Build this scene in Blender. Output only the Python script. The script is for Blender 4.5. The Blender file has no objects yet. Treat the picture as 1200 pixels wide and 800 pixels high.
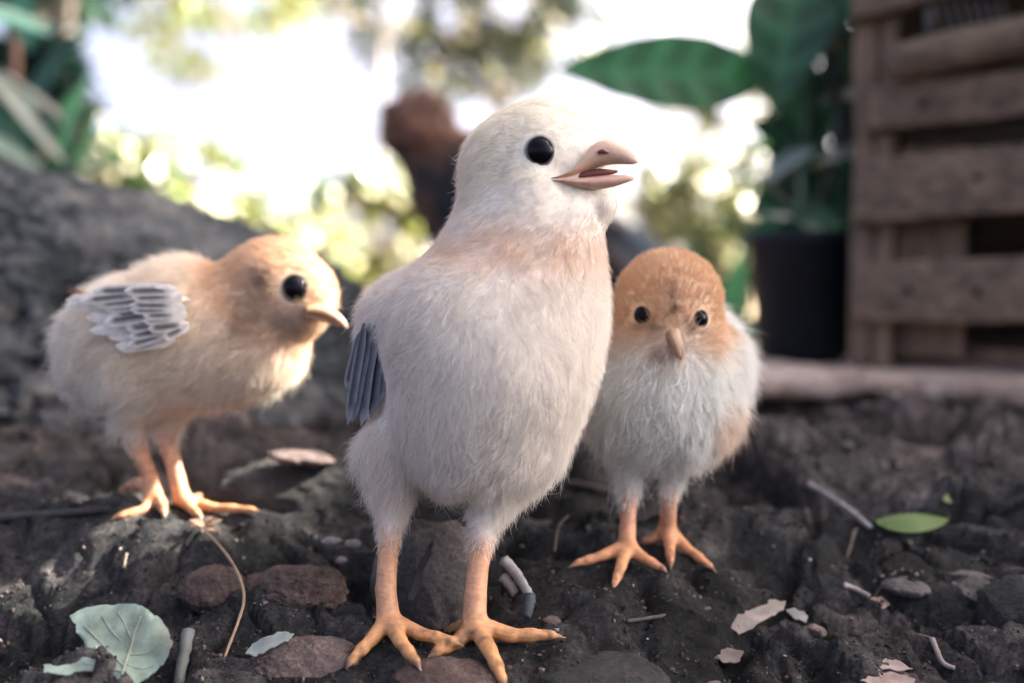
import bpy, bmesh, math, random
import numpy as np
from mathutils import Vector, Matrix
from mathutils.bvhtree import BVHTree
random.seed(7)
rng = np.random.default_rng(7)
scn = bpy.context.scene
COL = scn.collection

# ------------------------------------------------------------------ camera
F = 1100.0                                   # focal length in pixels of a 1200 px wide picture
CAM = np.array([0.0, 0.0, 0.085])
PITCH = math.atan(60 / F)
FWD = np.array([0, math.cos(PITCH), -math.sin(PITCH)])
UPV = np.array([0, math.sin(PITCH), math.cos(PITCH)])
cd = bpy.data.cameras.new('camera')
cam = bpy.data.objects.new('camera', cd); COL.objects.link(cam)
cam.location = CAM; cam.rotation_euler = (math.pi / 2 - PITCH, 0, 0)
cd.sensor_width = 36; cd.lens = 36 * F / 1200
cd.clip_start = 0.01; cd.clip_end = 500
cd.dof.use_dof = True; cd.dof.focus_distance = 0.213; cd.dof.aperture_fstop = 5.6
scn.camera = cam

# ------------------------------------------------------------------ light
SUN_AZ, SUN_EL = math.radians(70), math.radians(36)      # to the right of the picture, a little behind it
SDIR = np.array([math.sin(SUN_AZ) * math.cos(SUN_EL), math.cos(SUN_AZ) * math.cos(SUN_EL), math.sin(SUN_EL)])
w = bpy.data.worlds.new('World'); scn.world = w; w.use_nodes = True
nt = w.node_tree; bg = nt.nodes['Background']
sky = nt.nodes.new('ShaderNodeTexSky'); sky.sky_type = 'NISHITA'; sky.sun_disc = False
sky.sun_elevation = SUN_EL; sky.sun_rotation = SUN_AZ
sky.dust_density = 7.0; sky.air_density = 0.21; sky.ozone_density = 0.0
nt.links.new(sky.outputs[0], bg.inputs[0]); bg.inputs[1].default_value = 0.13
ld = bpy.data.lights.new('sun', 'SUN'); ld.energy = 4.0; ld.angle = math.radians(0.53); ld.color = (1, .93, .82)
sun = bpy.data.objects.new('sun', ld); COL.objects.link(sun)
sun.rotation_euler = Vector(SDIR).to_track_quat('Z', 'Y').to_euler()
scn.view_settings.view_transform = 'Standard'; scn.view_settings.look = 'None'
scn.view_settings.exposure = 3.05; scn.view_settings.gamma = 1.0
scn.cycles.use_denoising = True
scn.cycles.max_bounces = 10; scn.cycles.diffuse_bounces = 5; scn.cycles.transparent_max_bounces = 8
scn.cycles.sample_clamp_indirect = 6

# ------------------------------------------------------------------ helpers
def P(px, py, d):
    """the point d metres in front of the camera that the picture shows at (px, py) of 1200x800"""
    return CAM + d * (FWD + np.array([1., 0, 0]) * (px - 600) / F + UPV * (400 - py) / F)

def hash3(ix, iy, iz, seed):
    n = (ix.astype(np.int64) * 374761393 + iy.astype(np.int64) * 668265263 + iz.astype(np.int64) * 2147483647 + seed * 974634777) & 0xffffffff
    n = ((n ^ (n >> 13)) * 1274126177) & 0xffffffff
    n = ((n ^ (n >> 16)) * 2246822519) & 0xffffffff
    return ((n ^ (n >> 15)) & 0xffffff) / float(0xffffff)

def vnoise(p, seed=0):
    i = np.floor(p).astype(np.int64); f = p - i; u = f * f * f * (f * (f * 6 - 15) + 10)
    out = 0
    for dx in (0, 1):
        wx = u[:, 0] if dx else 1 - u[:, 0]
        for dy in (0, 1):
            wy = u[:, 1] if dy else 1 - u[:, 1]
            for dz in (0, 1):
                wz = u[:, 2] if dz else 1 - u[:, 2]
                out = out + wx * wy * wz * hash3(i[:, 0] + dx, i[:, 1] + dy, i[:, 2] + dz, seed)
    return out * 2 - 1

def fbm(p, oct=4, seed=0, gain=.5, ridged=False):
    a, s, o = 1.0, 0.0, 0
    for k in range(oct):
        n = vnoise(p * (2.03 ** k) + 17.3 * k, seed + k)
        if ridged: n = 1 - 2 * np.abs(n)
        o = o + a * n; s += a; a *= gain
    return o / s

def worley(p, seed=0):
    """2-D: distance to nearest and second nearest cell point, and the nearest cell's random value"""
    i = np.floor(p).astype(np.int64); f1 = np.full(len(p), 9.); f2 = f1.copy(); cid = f1.copy()
    z = np.zeros(len(p), np.int64)
    for dx in (-1, 0, 1):
        for dy in (-1, 0, 1):
            cx, cy = i[:, 0] + dx, i[:, 1] + dy
            q = np.stack([cx + hash3(cx, cy, z, seed), cy + hash3(cx, cy, z + 1, seed)], 1)
            d = np.hypot(*(q - p).T); h = hash3(cx, cy, z + 2, seed)
            m = d < f1
            f2 = np.where(m, f1, np.minimum(f2, d)); cid = np.where(m, h, cid); f1 = np.where(m, d, f1)
    return f1, f2, cid

def sstep(a, b, x):
    t = np.clip((x - a) / (b - a), 0, 1); return t * t * (3 - 2 * t)

BASE = {}
def root_of(o):
    while o.parent: o = o.parent
    return o

def link(name, data, parent=None, base=None):
    o = bpy.data.objects.new(name, data); COL.objects.link(o)
    if parent is not None: o.parent = parent
    elif base is not None:
        o.location = base; BASE[o] = np.array(base, float)
    return o

def thing(name, label, cat, base, group=None):
    o = link(name, None, None, base); tag(o, label, cat, group); return o

def tag(o, label, cat, group=None, kind=None):
    if label: o['label'] = label
    if cat: o['category'] = cat
    if group: o['group'] = group
    if kind: o['kind'] = kind
    return o

class MB:
    """collects points and faces (in world space) and links them as one mesh object"""
    def __init__(s): s.v = []; s.f = []; s.c = []; s.n = 0
    def add(s, v, f, c=None):
        v = np.asarray(v, float)
        s.v.append(v); s.f += [tuple(int(i) + s.n for i in q) for q in f]; s.n += len(v)
        c = np.array([.5, .5, .5]) if c is None else np.asarray(c, float)
        s.c.append(np.broadcast_to(c, (len(v), 3)))
    def build(s, name, mat, parent=None, base=None, smooth=True, col=True):
        return mesh_obj(name, np.concatenate(s.v), s.f, mat, parent, base, smooth, np.concatenate(s.c) if col else None)

def mesh_obj(name, v, f, mat, parent=None, base=None, smooth=True, col=None):
    off = BASE[root_of(parent)] if parent is not None else (np.array(base, float) if base is not None else np.zeros(3))
    me = bpy.data.meshes.new(name)
    if isinstance(f, np.ndarray) and f.ndim == 2:
        k = f.shape[1]
        me.vertices.add(len(v)); me.vertices.foreach_set('co', (v - off).astype(np.float32).ravel())
        me.loops.add(f.size); me.loops.foreach_set('vertex_index', f.astype(np.int32).ravel())
        me.polygons.add(len(f)); me.polygons.foreach_set('loop_start', np.arange(0, f.size, k, dtype=np.int32))
        me.update(calc_edges=True)
    else:
        me.from_pydata((v - off).tolist(), [], f)
    if col is not None:
        a = me.color_attributes.new('col', 'FLOAT_COLOR', 'POINT')
        a.data.foreach_set('color', (col if col.shape[1] == 4 else np.concatenate([col, np.ones((len(v), 1))], 1)).astype(np.float32).ravel())
    me.polygons.foreach_set('use_smooth', np.full(len(me.polygons), smooth))
    for m in (mat if isinstance(mat, list) else [mat]): me.materials.append(m)
    me.update()
    return link(name, me, parent, base)

def frames(pts):
    pts = np.asarray(pts, float); t = np.gradient(pts, axis=0); t /= np.linalg.norm(t, axis=1)[:, None] + 1e-12
    up = np.array([0, 0, 1.]) if abs(t[0][2]) < .9 else np.array([1., 0, 0])
    A, B = [], []
    for k in range(len(pts)):
        a = np.cross(up, t[k]); a /= np.linalg.norm(a) + 1e-12; b = np.cross(t[k], a)
        up = b; A.append(a); B.append(b)
    return t, np.array(A), np.array(B)

def tube(mb, pts, rad, n=8, c=None, flat=1.0, jit=0.0):
    """rounded tube along pts; flat scales the second cross axis"""
    pts = np.asarray(pts, float); rad = np.broadcast_to(np.asarray(rad, float), (len(pts),))
    t, A, B = frames(pts); V = []; Fc = []
    for k in range(len(pts)):
        for j in range(n):
            a = 2 * math.pi * j / n
            r = rad[k] * (1 + jit * (random.random() - .5))
            V.append(pts[k] + r * (math.cos(a) * A[k] + flat * math.sin(a) * B[k]))
    for k in range(len(pts) - 1):
        for j in range(n):
            Fc.append((k * n + j, k * n + (j + 1) % n, (k + 1) * n + (j + 1) % n, (k + 1) * n + j))
    V.append(pts[0] - t[0] * rad[0] * .4); V.append(pts[-1] + t[-1] * rad[-1] * .4)
    a, b = len(V) - 2, len(V) - 1; L = (len(pts) - 1) * n
    for j in range(n):
        Fc.append((a, (j + 1) % n, j)); Fc.append((b, L + j, L + (j + 1) % n))
    mb.add(V, Fc, c)

def spline(pts, n):
    pts = np.asarray(pts, float); k = len(pts); out = []
    for u in np.linspace(0, k - 1, n):
        i = min(int(u), k - 2); f = u - i
        p0, p1, p2, p3 = pts[max(i - 1, 0)], pts[i], pts[i + 1], pts[min(i + 2, k - 1)]
        out.append(.5 * (2 * p1 + (p2 - p0) * f + (2 * p0 - 5 * p1 + 4 * p2 - p3) * f ** 2 + (3 * p1 - p0 - 3 * p2 + p3) * f ** 3))
    return np.array(out)

def leaf(mb, base, dirv, nrm, L, W, curl=.3, fold=.25, n=6, c=None, shape=.8, cols=2):
    """a leaf blade with a folded midrib"""
    d = np.asarray(dirv, float); d = d / np.linalg.norm(d)
    s = np.cross(d, nrm); s /= np.linalg.norm(s) + 1e-9; u = np.cross(s, d)
    V = []; Fc = []; m = 2 * cols + 1
    for k in range(n + 1):
        t = k / n
        wd = W * .5 * (math.sin(math.pi * min(1, t ** shape * .97 + .03)) ** .8)
        p = np.asarray(base) + d * L * t - u * L * curl * t * t
        for j in range(m):
            q = (j - cols) / cols
            V.append(p + s * wd * q + u * wd * fold * abs(q))
    for k in range(n):
        for j in range(m - 1):
            a = k * m + j; Fc.append((a, a + 1, a + m + 1, a + m))
    mb.add(V, Fc, c)

def box_pts(o, ax, ay, az):
    V = [o + i * ax + j * ay + k * az for i in (0, 1) for j in (0, 1) for k in (0, 1)]
    return V, [(0, 1, 3, 2), (4, 6, 7, 5), (0, 4, 5, 1), (2, 3, 7, 6), (0, 2, 6, 4), (1, 5, 7, 3)]

def plank(name, o, ax, ay, az, mat, parent, bev=.0012, rough=.0006, seed=0, nx=16):
    """a board from corner o along ax (length), ay (height), az (thickness), its edges worn"""
    bm = bmesh.new(); V, Fc = box_pts(np.asarray(o, float), ax, ay, az)
    vs = [bm.verts.new(v) for v in V]
    for q in Fc: bm.faces.new([vs[i] for i in q])
    bmesh.ops.recalc_face_normals(bm, faces=bm.faces)
    la = ax / np.linalg.norm(ax)
    ed = [e for e in bm.edges if abs(np.dot(np.array(e.verts[0].co - e.verts[1].co), la)) > .5 * np.linalg.norm(ax)]
    bmesh.ops.subdivide_edges(bm, edges=ed, cuts=nx, use_grid_fill=True)
    bmesh.ops.bevel(bm, geom=[e for e in bm.edges if len(e.link_faces) == 2 and e.calc_face_angle(0) > 1], offset=bev, segments=2, affect='EDGES', profile=.6)
    v = np.array([x.co[:] for x in bm.verts]); f = [[x.index for x in q.verts] for q in bm.faces]
    bm.verts.index_update(); f = [[x.index for x in q.verts] for q in bm.faces]; bm.free()
    nse = np.stack([vnoise(v * 60 + 9 * k, seed + k) for k in range(3)], 1)
    return mesh_obj(name, v + nse * rough * 2, f, mat, parent, smooth=True)

# ------------------------------------------------------------------ materials
def nodemat(name):
    m = bpy.data.materials.new(name); m.use_nodes = True
    t = m.node_tree; b = t.nodes['Principled BSDF']
    return m, t, b
def N(t, typ, **kw):
    n = t.nodes.new(typ)
    for k, v in kw.items():
        if k.startswith('i_'):
            n.inputs[k[2:].replace('_', ' ')].default_value = v
        else: setattr(n, k, v)
    return n
def ramp(t, src, stops):
    r = N(t, 'ShaderNodeValToRGB'); e = r.color_ramp.elements
    while len(e) < len(stops): e.new(.5)
    for q, (p, c) in zip(e, stops): q.position = p; q.color = (*c, 1)
    t.links.new(src, r.inputs[0]); return r
def coords(t, scale=(1, 1, 1)):
    c = N(t, 'ShaderNodeTexCoord'); mp = N(t, 'ShaderNodeMapping'); mp.inputs['Scale'].default_value = scale
    t.links.new(c.outputs['Object'], mp.inputs[0]); return mp.outputs[0]
def noise(t, vec, scale, detail=5, rough=.6, dist=0):
    n = N(t, 'ShaderNodeTexNoise'); n.inputs['Scale'].default_value = scale; n.inputs['Detail'].default_value = detail
    n.inputs['Roughness'].default_value = rough; n.inputs['Distortion'].default_value = dist
    t.links.new(vec, n.inputs['Vector']); return n.outputs[0]
def bump(t, b, h, dist, strength=1.0, prev=None):
    n = N(t, 'ShaderNodeBump'); n.inputs['Distance'].default_value = dist; n.inputs['Strength'].default_value = strength
    t.links.new(h, n.inputs['Height'])
    if prev is not None: t.links.new(prev, n.inputs['Normal'])
    t.links.new(n.outputs[0], b.inputs['Normal']); return n.outputs[0]
def mix(t, a, b_, fac, mode='MIX'):
    n = N(t, 'ShaderNodeMix', data_type='RGBA', blend_type=mode)
    for sock, v in ((n.inputs[6], a), (n.inputs[7], b_), (n.inputs[0], fac)):
        if hasattr(v, 'is_linked'): t.links.new(v, sock)
        else: sock.default_value = v if not isinstance(v, tuple) else (*v, 1)
    return n.outputs[2]

def rockmat(name, c0, c1, c2, scale=60, bd=.0012, fleck=True, rough=.85):
    m, t, b = nodemat(name); v = coords(t)
    n1 = noise(t, v, scale, 8, .65, .4); n2 = noise(t, v, scale * 5, 6, .7)
    r = ramp(t, n1, [(.32, c0), (.5, c1), (.68, c2)])
    col = mix(t, r.outputs[0], (.5, .5, .5), .35, 'OVERLAY')
    r2 = ramp(t, n2, [(.3, (.35, .35, .35)), (.7, (1.3, 1.3, 1.3))])
    col = mix(t, r.outputs[0], r2.outputs[0], .6, 'MULTIPLY')
    n4 = noise(t, v, scale * 16, 5, .75); r4 = ramp(t, n4, [(.34, (.4, .4, .4)), (.66, (1.55, 1.52, 1.5))]); col = mix(t, col, r4.outputs[0], .7, 'MULTIPLY')
    if fleck:
        vo = N(t, 'ShaderNodeTexVoronoi'); vo.inputs['Scale'].default_value = scale * 7
        t.links.new(v, vo.inputs['Vector'])
        fr = ramp(t, vo.outputs['Distance'], [(.10, (1, 1, 1)), (.17, (0, 0, 0))])
        n3 = ramp(t, noise(t, v, scale * 1.6, 3), [(.58, (0, 0, 0)), (.66, (1, 1, 1))])
        fm = mix(t, fr.outputs[0], n3.outputs[0], 1.0, 'MULTIPLY')
        col = mix(t, col, (.42, .37, .34), fm)
    t.links.new(col, b.inputs['Base Color']); b.inputs['Roughness'].default_value = rough
    p = bump(t, b, n1, bd * 3, .7); p = bump(t, b, n2, bd * 1.6, 1., p); bump(t, b, n4, bd * .7, 1., p)
    return m

def vcolmat(name, rough=.6, transl=0.0, noise_scale=0, bd=0, spec=.3, namp=.5):
    m, t, b = nodemat(name); a = N(t, 'ShaderNodeAttribute', attribute_name='col'); c = a.outputs['Color']
    leg_bands = name == 'chick_skin'
    if noise_scale:
        v = coords(t); n1 = noise(t, v, noise_scale, 5)
        r = ramp(t, n1, [(.3, (.45, .45, .45)), (.7, (1.25, 1.25, 1.25))])
        c = mix(t, c, r.outputs[0], namp, 'MULTIPLY')
        if bd: pb = bump(t, b, n1, bd, .8)
        if leg_bands:        # scutes across the shank and toes
            wv = N(t, 'ShaderNodeTexWave', bands_direction='Z'); wv.inputs['Scale'].default_value = 260; wv.inputs['Distortion'].default_value = 7; wv.inputs['Detail'].default_value = 2; wv.inputs['Detail Scale'].default_value = 2
            t.links.new(v, wv.inputs['Vector'])
            wr = ramp(t, wv.outputs['Fac'], [(.0, (.72, .70, .68)), (.35, (1, 1, 1))]); fm = N(t, 'ShaderNodeMath', operation='MULTIPLY'); t.links.new(a.outputs['Alpha'], fm.inputs[0]); fm.inputs[1].default_value = .18
            c = mix(t, c, wr.outputs[0], fm.outputs[0], 'MULTIPLY')
            hm = N(t, 'ShaderNodeMath', operation='MULTIPLY'); t.links.new(a.outputs['Alpha'], hm.inputs[0]); t.links.new(wv.outputs['Fac'], hm.inputs[1])
            bump(t, b, hm.outputs[0], .00010, .35, pb)
    t.links.new(c, b.inputs['Base Color']); b.inputs['Roughness'].default_value = rough
    b.inputs['Specular IOR Level'].default_value = spec
    if transl:
        tr = N(t, 'ShaderNodeBsdfTranslucent'); t.links.new(c, tr.inputs[0])
        mx = N(t, 'ShaderNodeMixShader'); mx.inputs[0].default_value = transl
        t.links.new(b.outputs[0], mx.inputs[1]); t.links.new(tr.outputs[0], mx.inputs[2])
        t.links.new(mx.outputs[0], t.nodes['Material Output'].inputs[0])
    return m

def plainmat(name, c, rough=.5, spec=.5, ns=0, amp=.5, bd=0):
    m, t, b = nodemat(name); b.inputs['Roughness'].default_value = rough; b.inputs['Specular IOR Level'].default_value = spec
    b.inputs['Base Color'].default_value = (*c, 1)
    if ns:
        v = coords(t); n1 = noise(t, v, ns, 6, .65)
        r = ramp(t, n1, [(.3, tuple(x * (1 - amp) for x in c)), (.7, tuple(x * (1 + amp) for x in c))])
        t.links.new(r.outputs[0], b.inputs['Base Color'])
        if bd: bump(t, b, n1, bd, .8)
    return m

def woodmat(name, c0, c1, axis=0):
    m, t, b = nodemat(name)
    sc = [40, 40, 40]; sc[axis] = 5
    v = coords(t, tuple(sc)); n1 = noise(t, v, 4, 8, .65, 1.2); v2 = coords(t); n2 = noise(t, v2, 22, 6, .7, .5)
    r = ramp(t, n1, [(.3, c0), (.7, c1)]); r2 = ramp(t, n2, [(.32, (.5, .5, .52)), (.65, (1.12, 1.05, 1.0))])
    t.links.new(mix(t, r.outputs[0], r2.outputs[0], .85, 'MULTIPLY'), b.inputs['Base Color'])
    b.inputs['Roughness'].default_value = .85; bump(t, b, n1, .0012, .8)
    return m

M = {}
M['down'] = vcolmat('chick_down', .9, .42, spec=.05)
M['skin'] = vcolmat('chick_skin', .5, 0, 420, .00025, .35, .45)
M['beak'] = vcolmat('beak_horn', .36, .1, 330, .00018, .45, .5)
M['feather'] = vcolmat('wing_feather', .7, .2, 500, .0001, .2, .4)
M['hen'] = vcolmat('hen_plumage', .75, 0, 50, .003, .2, .8)
M['leaf'] = vcolmat('leaf_green', .38, .38, 30, .0004, .45, .5)
M['farleaf'] = vcolmat('foliage_leaf', .24, .38, 0, 0, .8)
M['dry'] = vcolmat('dry_plant', .8, .12, 220, .0004, .2, .7)
m, t, b = nodemat('eye_black'); M['eye'] = m
b.inputs['Base Color'].default_value = (.004, .004, .006, 1); b.inputs['Roughness'].default_value = .06; b.inputs['IOR'].default_value = 1.36; b.inputs['Specular IOR Level'].default_value = .22
M['crumb'] = vcolmat('soil_crumb', .9, 0, 300, .0005, .1, .7)
M['mouth'] = plainmat('mouth_flesh', (.16, .045, .035), .35)
M['trunk'] = plainmat('bark', (.17, .14, .12), .9, .2, 12, .6, .01)
M['paletrunk'] = plainmat('pale_bark', (.36, .35, .35), .9, .2, 8, .4, .01)
M['pot'] = plainmat('black_plastic', (.006, .010, .015), .55, .25, 30, .4)
M['boulder'] = rockmat('boulder_stone', (.012, .018, .022), (.11, .127, .137), (.42, .40, .385), 17, .006, False)
M['darkrock'] = rockmat('dark_rock', (.011, .012, .013), (.028, .028, .028), (.075, .066, .06), 45, .0012)
M['greyrock'] = rockmat('grey_rock', (.035, .034, .034), (.10, .09, .087), (.21, .18, .165), 55, .0009)
M['clod'] = rockmat('red_clod', (.05, .035, .03), (.18, .12, .10), (.34, .24, .20), 90, .0016)
M['pinkstone'] = rockmat('pink_stone', (.07, .055, .052), (.2, .145, .13), (.33, .25, .23), 80, .001)
M['slab'] = rockmat('slab_stone', (.34, .245, .20), (.58, .44, .36), (.68, .56, .48), 30, .0014, False)
M['pebble'] = rockmat('pebble_stone', (.16, .14, .135), (.33, .3, .29), (.5, .46, .44), 150, .0004, False)
M['wood'] = woodmat('weathered_wood', (.05, .038, .030), (.30, .215, .145), 0)
M['woodv'] = woodmat('weathered_wood_upright', (.09, .063, .048), (.31, .22, .15), 2)
M['wire'] = plainmat('dull_wire', (.25, .24, .22), .5, .4)

# ------------------------------------------------------------------ ground
D_FRONT, D_LEFT, D_RIGHT = .22, .266, .246
FOOT = []        # (x, y, z, radius of influence): the soil meets each toe
FEET = {}
def toe(px, py, d, drop): 
    p = P(px, py, d); FOOT.append((p[0], p[1], p[2] - drop, .009)); return p

# feet: hub and toes given as picture position and distance
def foot(key, hub, toes, drop):
    FEET.setdefault(key, []).append((toe(*hub, drop), [[toe(*q, drop * .6) for q in tt] for tt in toes]))
foot('front', (455, 722, .216), [[(436, 748, .210), (406, 779, .203)], [(470, 752, .207), (492, 780, .199)], [(492, 742, .212), (540, 753, .208)]], .0028)
foot('front', (556, 728, .214), [[(575, 763, .205), (592, 803, .197)], [(600, 744, .212), (657, 743, .211)], [(536, 752, .211), (504, 766, .207)], [(540, 735, .224), (521, 741, .231)]], .0028)
foot('left', (213, 582, .265), [[(250, 595, .262), (306, 597, .261)], [(224, 595, .258), (236, 607, .252)], [(224, 586, .273), (236, 580, .280)]], .0026)
foot('left', (180, 574, .264), [[(170, 597, .257), (130, 606, .251)], [(190, 590, .258), (193, 603, .251)], [(160, 565, .269), (139, 576, .271)]], .0026)
foot('right', (735, 637, .241), [[(705, 651, .238), (668, 662, .236)], [(727, 665, .233), (719, 687, .227)], [(754, 653, .237), (781, 668, .233)]], .0024)
foot('right', (782, 617, .250), [[(806, 643, .246), (838, 667, .241)], [(785, 640, .245), (786, 663, .239)], [(768, 630, .251), (750, 634, .251)]], .0024)
FOOT = np.array(FOOT)

def ground_trend(x, y):
    z = np.interp(y, [-.5, .10, .20, .25, .285, .34, .42, .50, .60, .9, 2, 8, 500], [-.02, -.012, .001, .012, .018, .026, .0335, .034, .024, .0, -.05, -.1, -.1])
    return z + .006 * sstep(.01, -.06, x) * np.exp(-((y - .262) / .03) ** 2)

def ground(x, y, full=True):
    x = np.atleast_1d(np.asarray(x, float)); y = np.atleast_1d(np.asarray(y, float))
    z = ground_trend(x, y)
    near = 1 - sstep(.9, 2.0, np.hypot(x, y))
    p = np.stack([x, y, 0 * x], 1)
    big = fbm(p * 14, 3, 3) * .0045
    warp = np.stack([vnoise(p * 30, 31), vnoise(p * 30, 32)], 1) * .35
    f1, f2, cid = worley(p[:, :2] * np.array([13, 21]) + warp, 5)
    plates = (cid - .5) * .011 - .006 * (1 - sstep(0, .13, f2 - f1))
    g1, g2, cid2 = worley(p[:, :2] * np.array([75, 110]) + warp * 2, 6)
    crack = -.0032 * (1 - sstep(0, .13, g2 - g1)) + (cid2 - .5) * .0034
    lay = fbm(p * np.array([55, 120, 1.]), 4, 9, .6) * .0032 + fbm(p * 300, 3, 12, .6) * .0009 + fbm(p * np.array([26, 70, 1.]), 3, 44, .6, True) * .0030
    z = z - .012 * sstep(.02, .07, x) * sstep(.35, .42, y) * (1 - sstep(.7, .9, y))
    hq = fbm(p * np.array([19, 46, 1.]), 3, 61, .55) * 5; tq = hq - np.floor(hq); lay = lay * .8 + (np.floor(hq) + sstep(.7, 1, tq)) * .0024
    rub = sstep(.30, .36, y) * (1 - sstep(.46, .52, y))
    rough = plates + crack * (1 + .8 * rub) + lay * (1 + .6 * rub)
    # ease the relief under the feet and lift the soil to each toe
    z0 = z + big * near + rough * near
    num = np.zeros_like(z); den = np.zeros_like(z); wmax = np.zeros_like(z)
    for fx, fy, fz, r in FOOT:
        d2 = (x - fx) ** 2 + (y - fy) ** 2
        wt = np.exp(-d2 / (2 * (r * .6) ** 2)); num += wt * fz; den += wt; wmax = np.maximum(wmax, np.exp(-d2 / (2 * (r * .85) ** 2)))
    z0 = z0 * (1 - wmax) + np.where(den > 1e-9, num / np.maximum(den, 1e-9) + rough * .06, z0) * wmax
    far = (1 - near) * fbm(p * .6, 3, 21) * .08 * sstep(1.5, 4, np.hypot(x, y))
    return z0 + far

def axis(lo, hi, dense, step, grow, limit):
    a = [lo_ for lo_ in np.arange(dense[0], dense[1] + step / 2, step)]
    s = step; v = a[-1]; up = []
    while v < hi: s = min(s * grow, limit); v += s; up.append(v)
    s = step; v = a[0]; dn = []
    while v > lo: s = min(s * grow, limit); v -= s; dn.append(v)
    return np.array(dn[::-1] + a + up)

gx = axis(-120, 120, (-.30, .34), .00125, 1.09, 8)
gy = axis(-60, 220, (.125, .50), .00125, 1.09, 8)
X, Y = np.meshgrid(gx, gy); xx, yy = X.ravel(), Y.ravel()
zz = ground(xx, yy)
nx, ny = len(gx), len(gy)
idx = np.arange(nx * ny).reshape(ny, nx)
gf = np.stack([idx[:-1, :-1].ravel(), idx[:-1, 1:].ravel(), idx[1:, 1:].ravel(), idx[1:, :-1].ravel()], 1)

m, t, b = nodemat('dark_soil'); v = coords(t)
n1 = noise(t, v, 35, 8, .68, .5); n2 = noise(t, v, 190, 8, .72); n3 = noise(t, v, 9, 4, .6)
r = ramp(t, n1, [(.30, (.010, .0108, .0112)), (.5, (.041, .0445, .047)), (.68, (.14, .13, .126))])
r2 = ramp(t, n2, [(.32, (.25, .25, .27)), (.7, (1.75, 1.68, 1.62))])
c = mix(t, r.outputs[0], r2.outputs[0], .75, 'MULTIPLY')
sep = N(t, 'ShaderNodeSeparateXYZ'); tc = N(t, 'ShaderNodeTexCoord'); t.links.new(tc.outputs['Object'], sep.inputs[0])
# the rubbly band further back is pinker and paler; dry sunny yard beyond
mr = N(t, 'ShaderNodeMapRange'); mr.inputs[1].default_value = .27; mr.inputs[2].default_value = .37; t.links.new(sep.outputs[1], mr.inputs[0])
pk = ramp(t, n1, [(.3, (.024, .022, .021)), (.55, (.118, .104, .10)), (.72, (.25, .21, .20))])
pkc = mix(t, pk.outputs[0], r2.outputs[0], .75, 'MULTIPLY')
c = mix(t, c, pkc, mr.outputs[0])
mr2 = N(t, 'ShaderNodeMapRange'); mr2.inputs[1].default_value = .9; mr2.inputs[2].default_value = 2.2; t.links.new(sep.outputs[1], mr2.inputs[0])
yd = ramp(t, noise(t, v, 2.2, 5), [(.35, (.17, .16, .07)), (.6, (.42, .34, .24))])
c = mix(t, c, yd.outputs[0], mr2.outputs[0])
vo = N(t, 'ShaderNodeTexVoronoi'); vo.inputs['Scale'].default_value = 420; t.links.new(v, vo.inputs['Vector'])
fr = ramp(t, vo.outputs['Distance'], [(.12, (1, 1, 1)), (.2, (0, 0, 0))])
fn = ramp(t, noise(t, v, 120, 3), [(.62, (0, 0, 0)), (.68, (1, 1, 1))])
c = mix(t, c, (.36, .32, .30), mix(t, fr.outputs[0], fn.outputs[0], 1., 'MULTIPLY'))
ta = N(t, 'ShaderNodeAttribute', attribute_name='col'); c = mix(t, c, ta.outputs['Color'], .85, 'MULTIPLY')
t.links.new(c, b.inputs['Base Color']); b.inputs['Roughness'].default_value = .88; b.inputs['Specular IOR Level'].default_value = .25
n8 = noise(t, v, 820, 6, .75); r8 = ramp(t, n8, [(.36, (.3, .3, .31)), (.64, (1.75, 1.7, 1.66))]); pb = bump(t, b, n2, .0036, 1.); pb = bump(t, b, n8, .0018, 1., pb); c = mix(t, c, r8.outputs[0], .75, 'MULTIPLY'); t.links.new(c, b.inputs['Base Color'])
M['soil'] = m
pg = np.stack([xx, yy, 0 * xx], 1)
wp = np.stack([vnoise(pg * 30, 31), vnoise(pg * 30, 32)], 1) * .35
w1, w2, wc = worley(pg[:, :2] * np.array([13, 21]) + wp, 5); w3, w4, wc2 = worley(pg[:, :2] * np.array([75, 110]) + wp * 2, 6)
tone = (.55 + .95 * wc) * (.65 + .75 * wc2)
g = mesh_obj('ground', np.stack([xx, yy, zz], 1), gf, m, col=np.clip(tone[:, None] * np.array([1.0, .97, .96]), 0, 3))
tag(g, None, None, kind='structure')

def onground(px, py, lift=0.0):
    """where the ray through a pixel of the picture meets the soil"""
    d = np.concatenate([np.arange(.15, .6, .001), np.arange(.6, 3, .01)])
    pts = CAM + d[:, None] * (FWD + np.array([1., 0, 0]) * (px - 600) / F + UPV * (400 - py) / F)
    gz = ground(pts[:, 0], pts[:, 1]); k = np.argmax(pts[:, 2] < gz)
    p = pts[k].copy(); p[2] = gz[k] + lift
    return p
def depth(p): return float(np.dot(np.asarray(p) - CAM, FWD))

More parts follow.
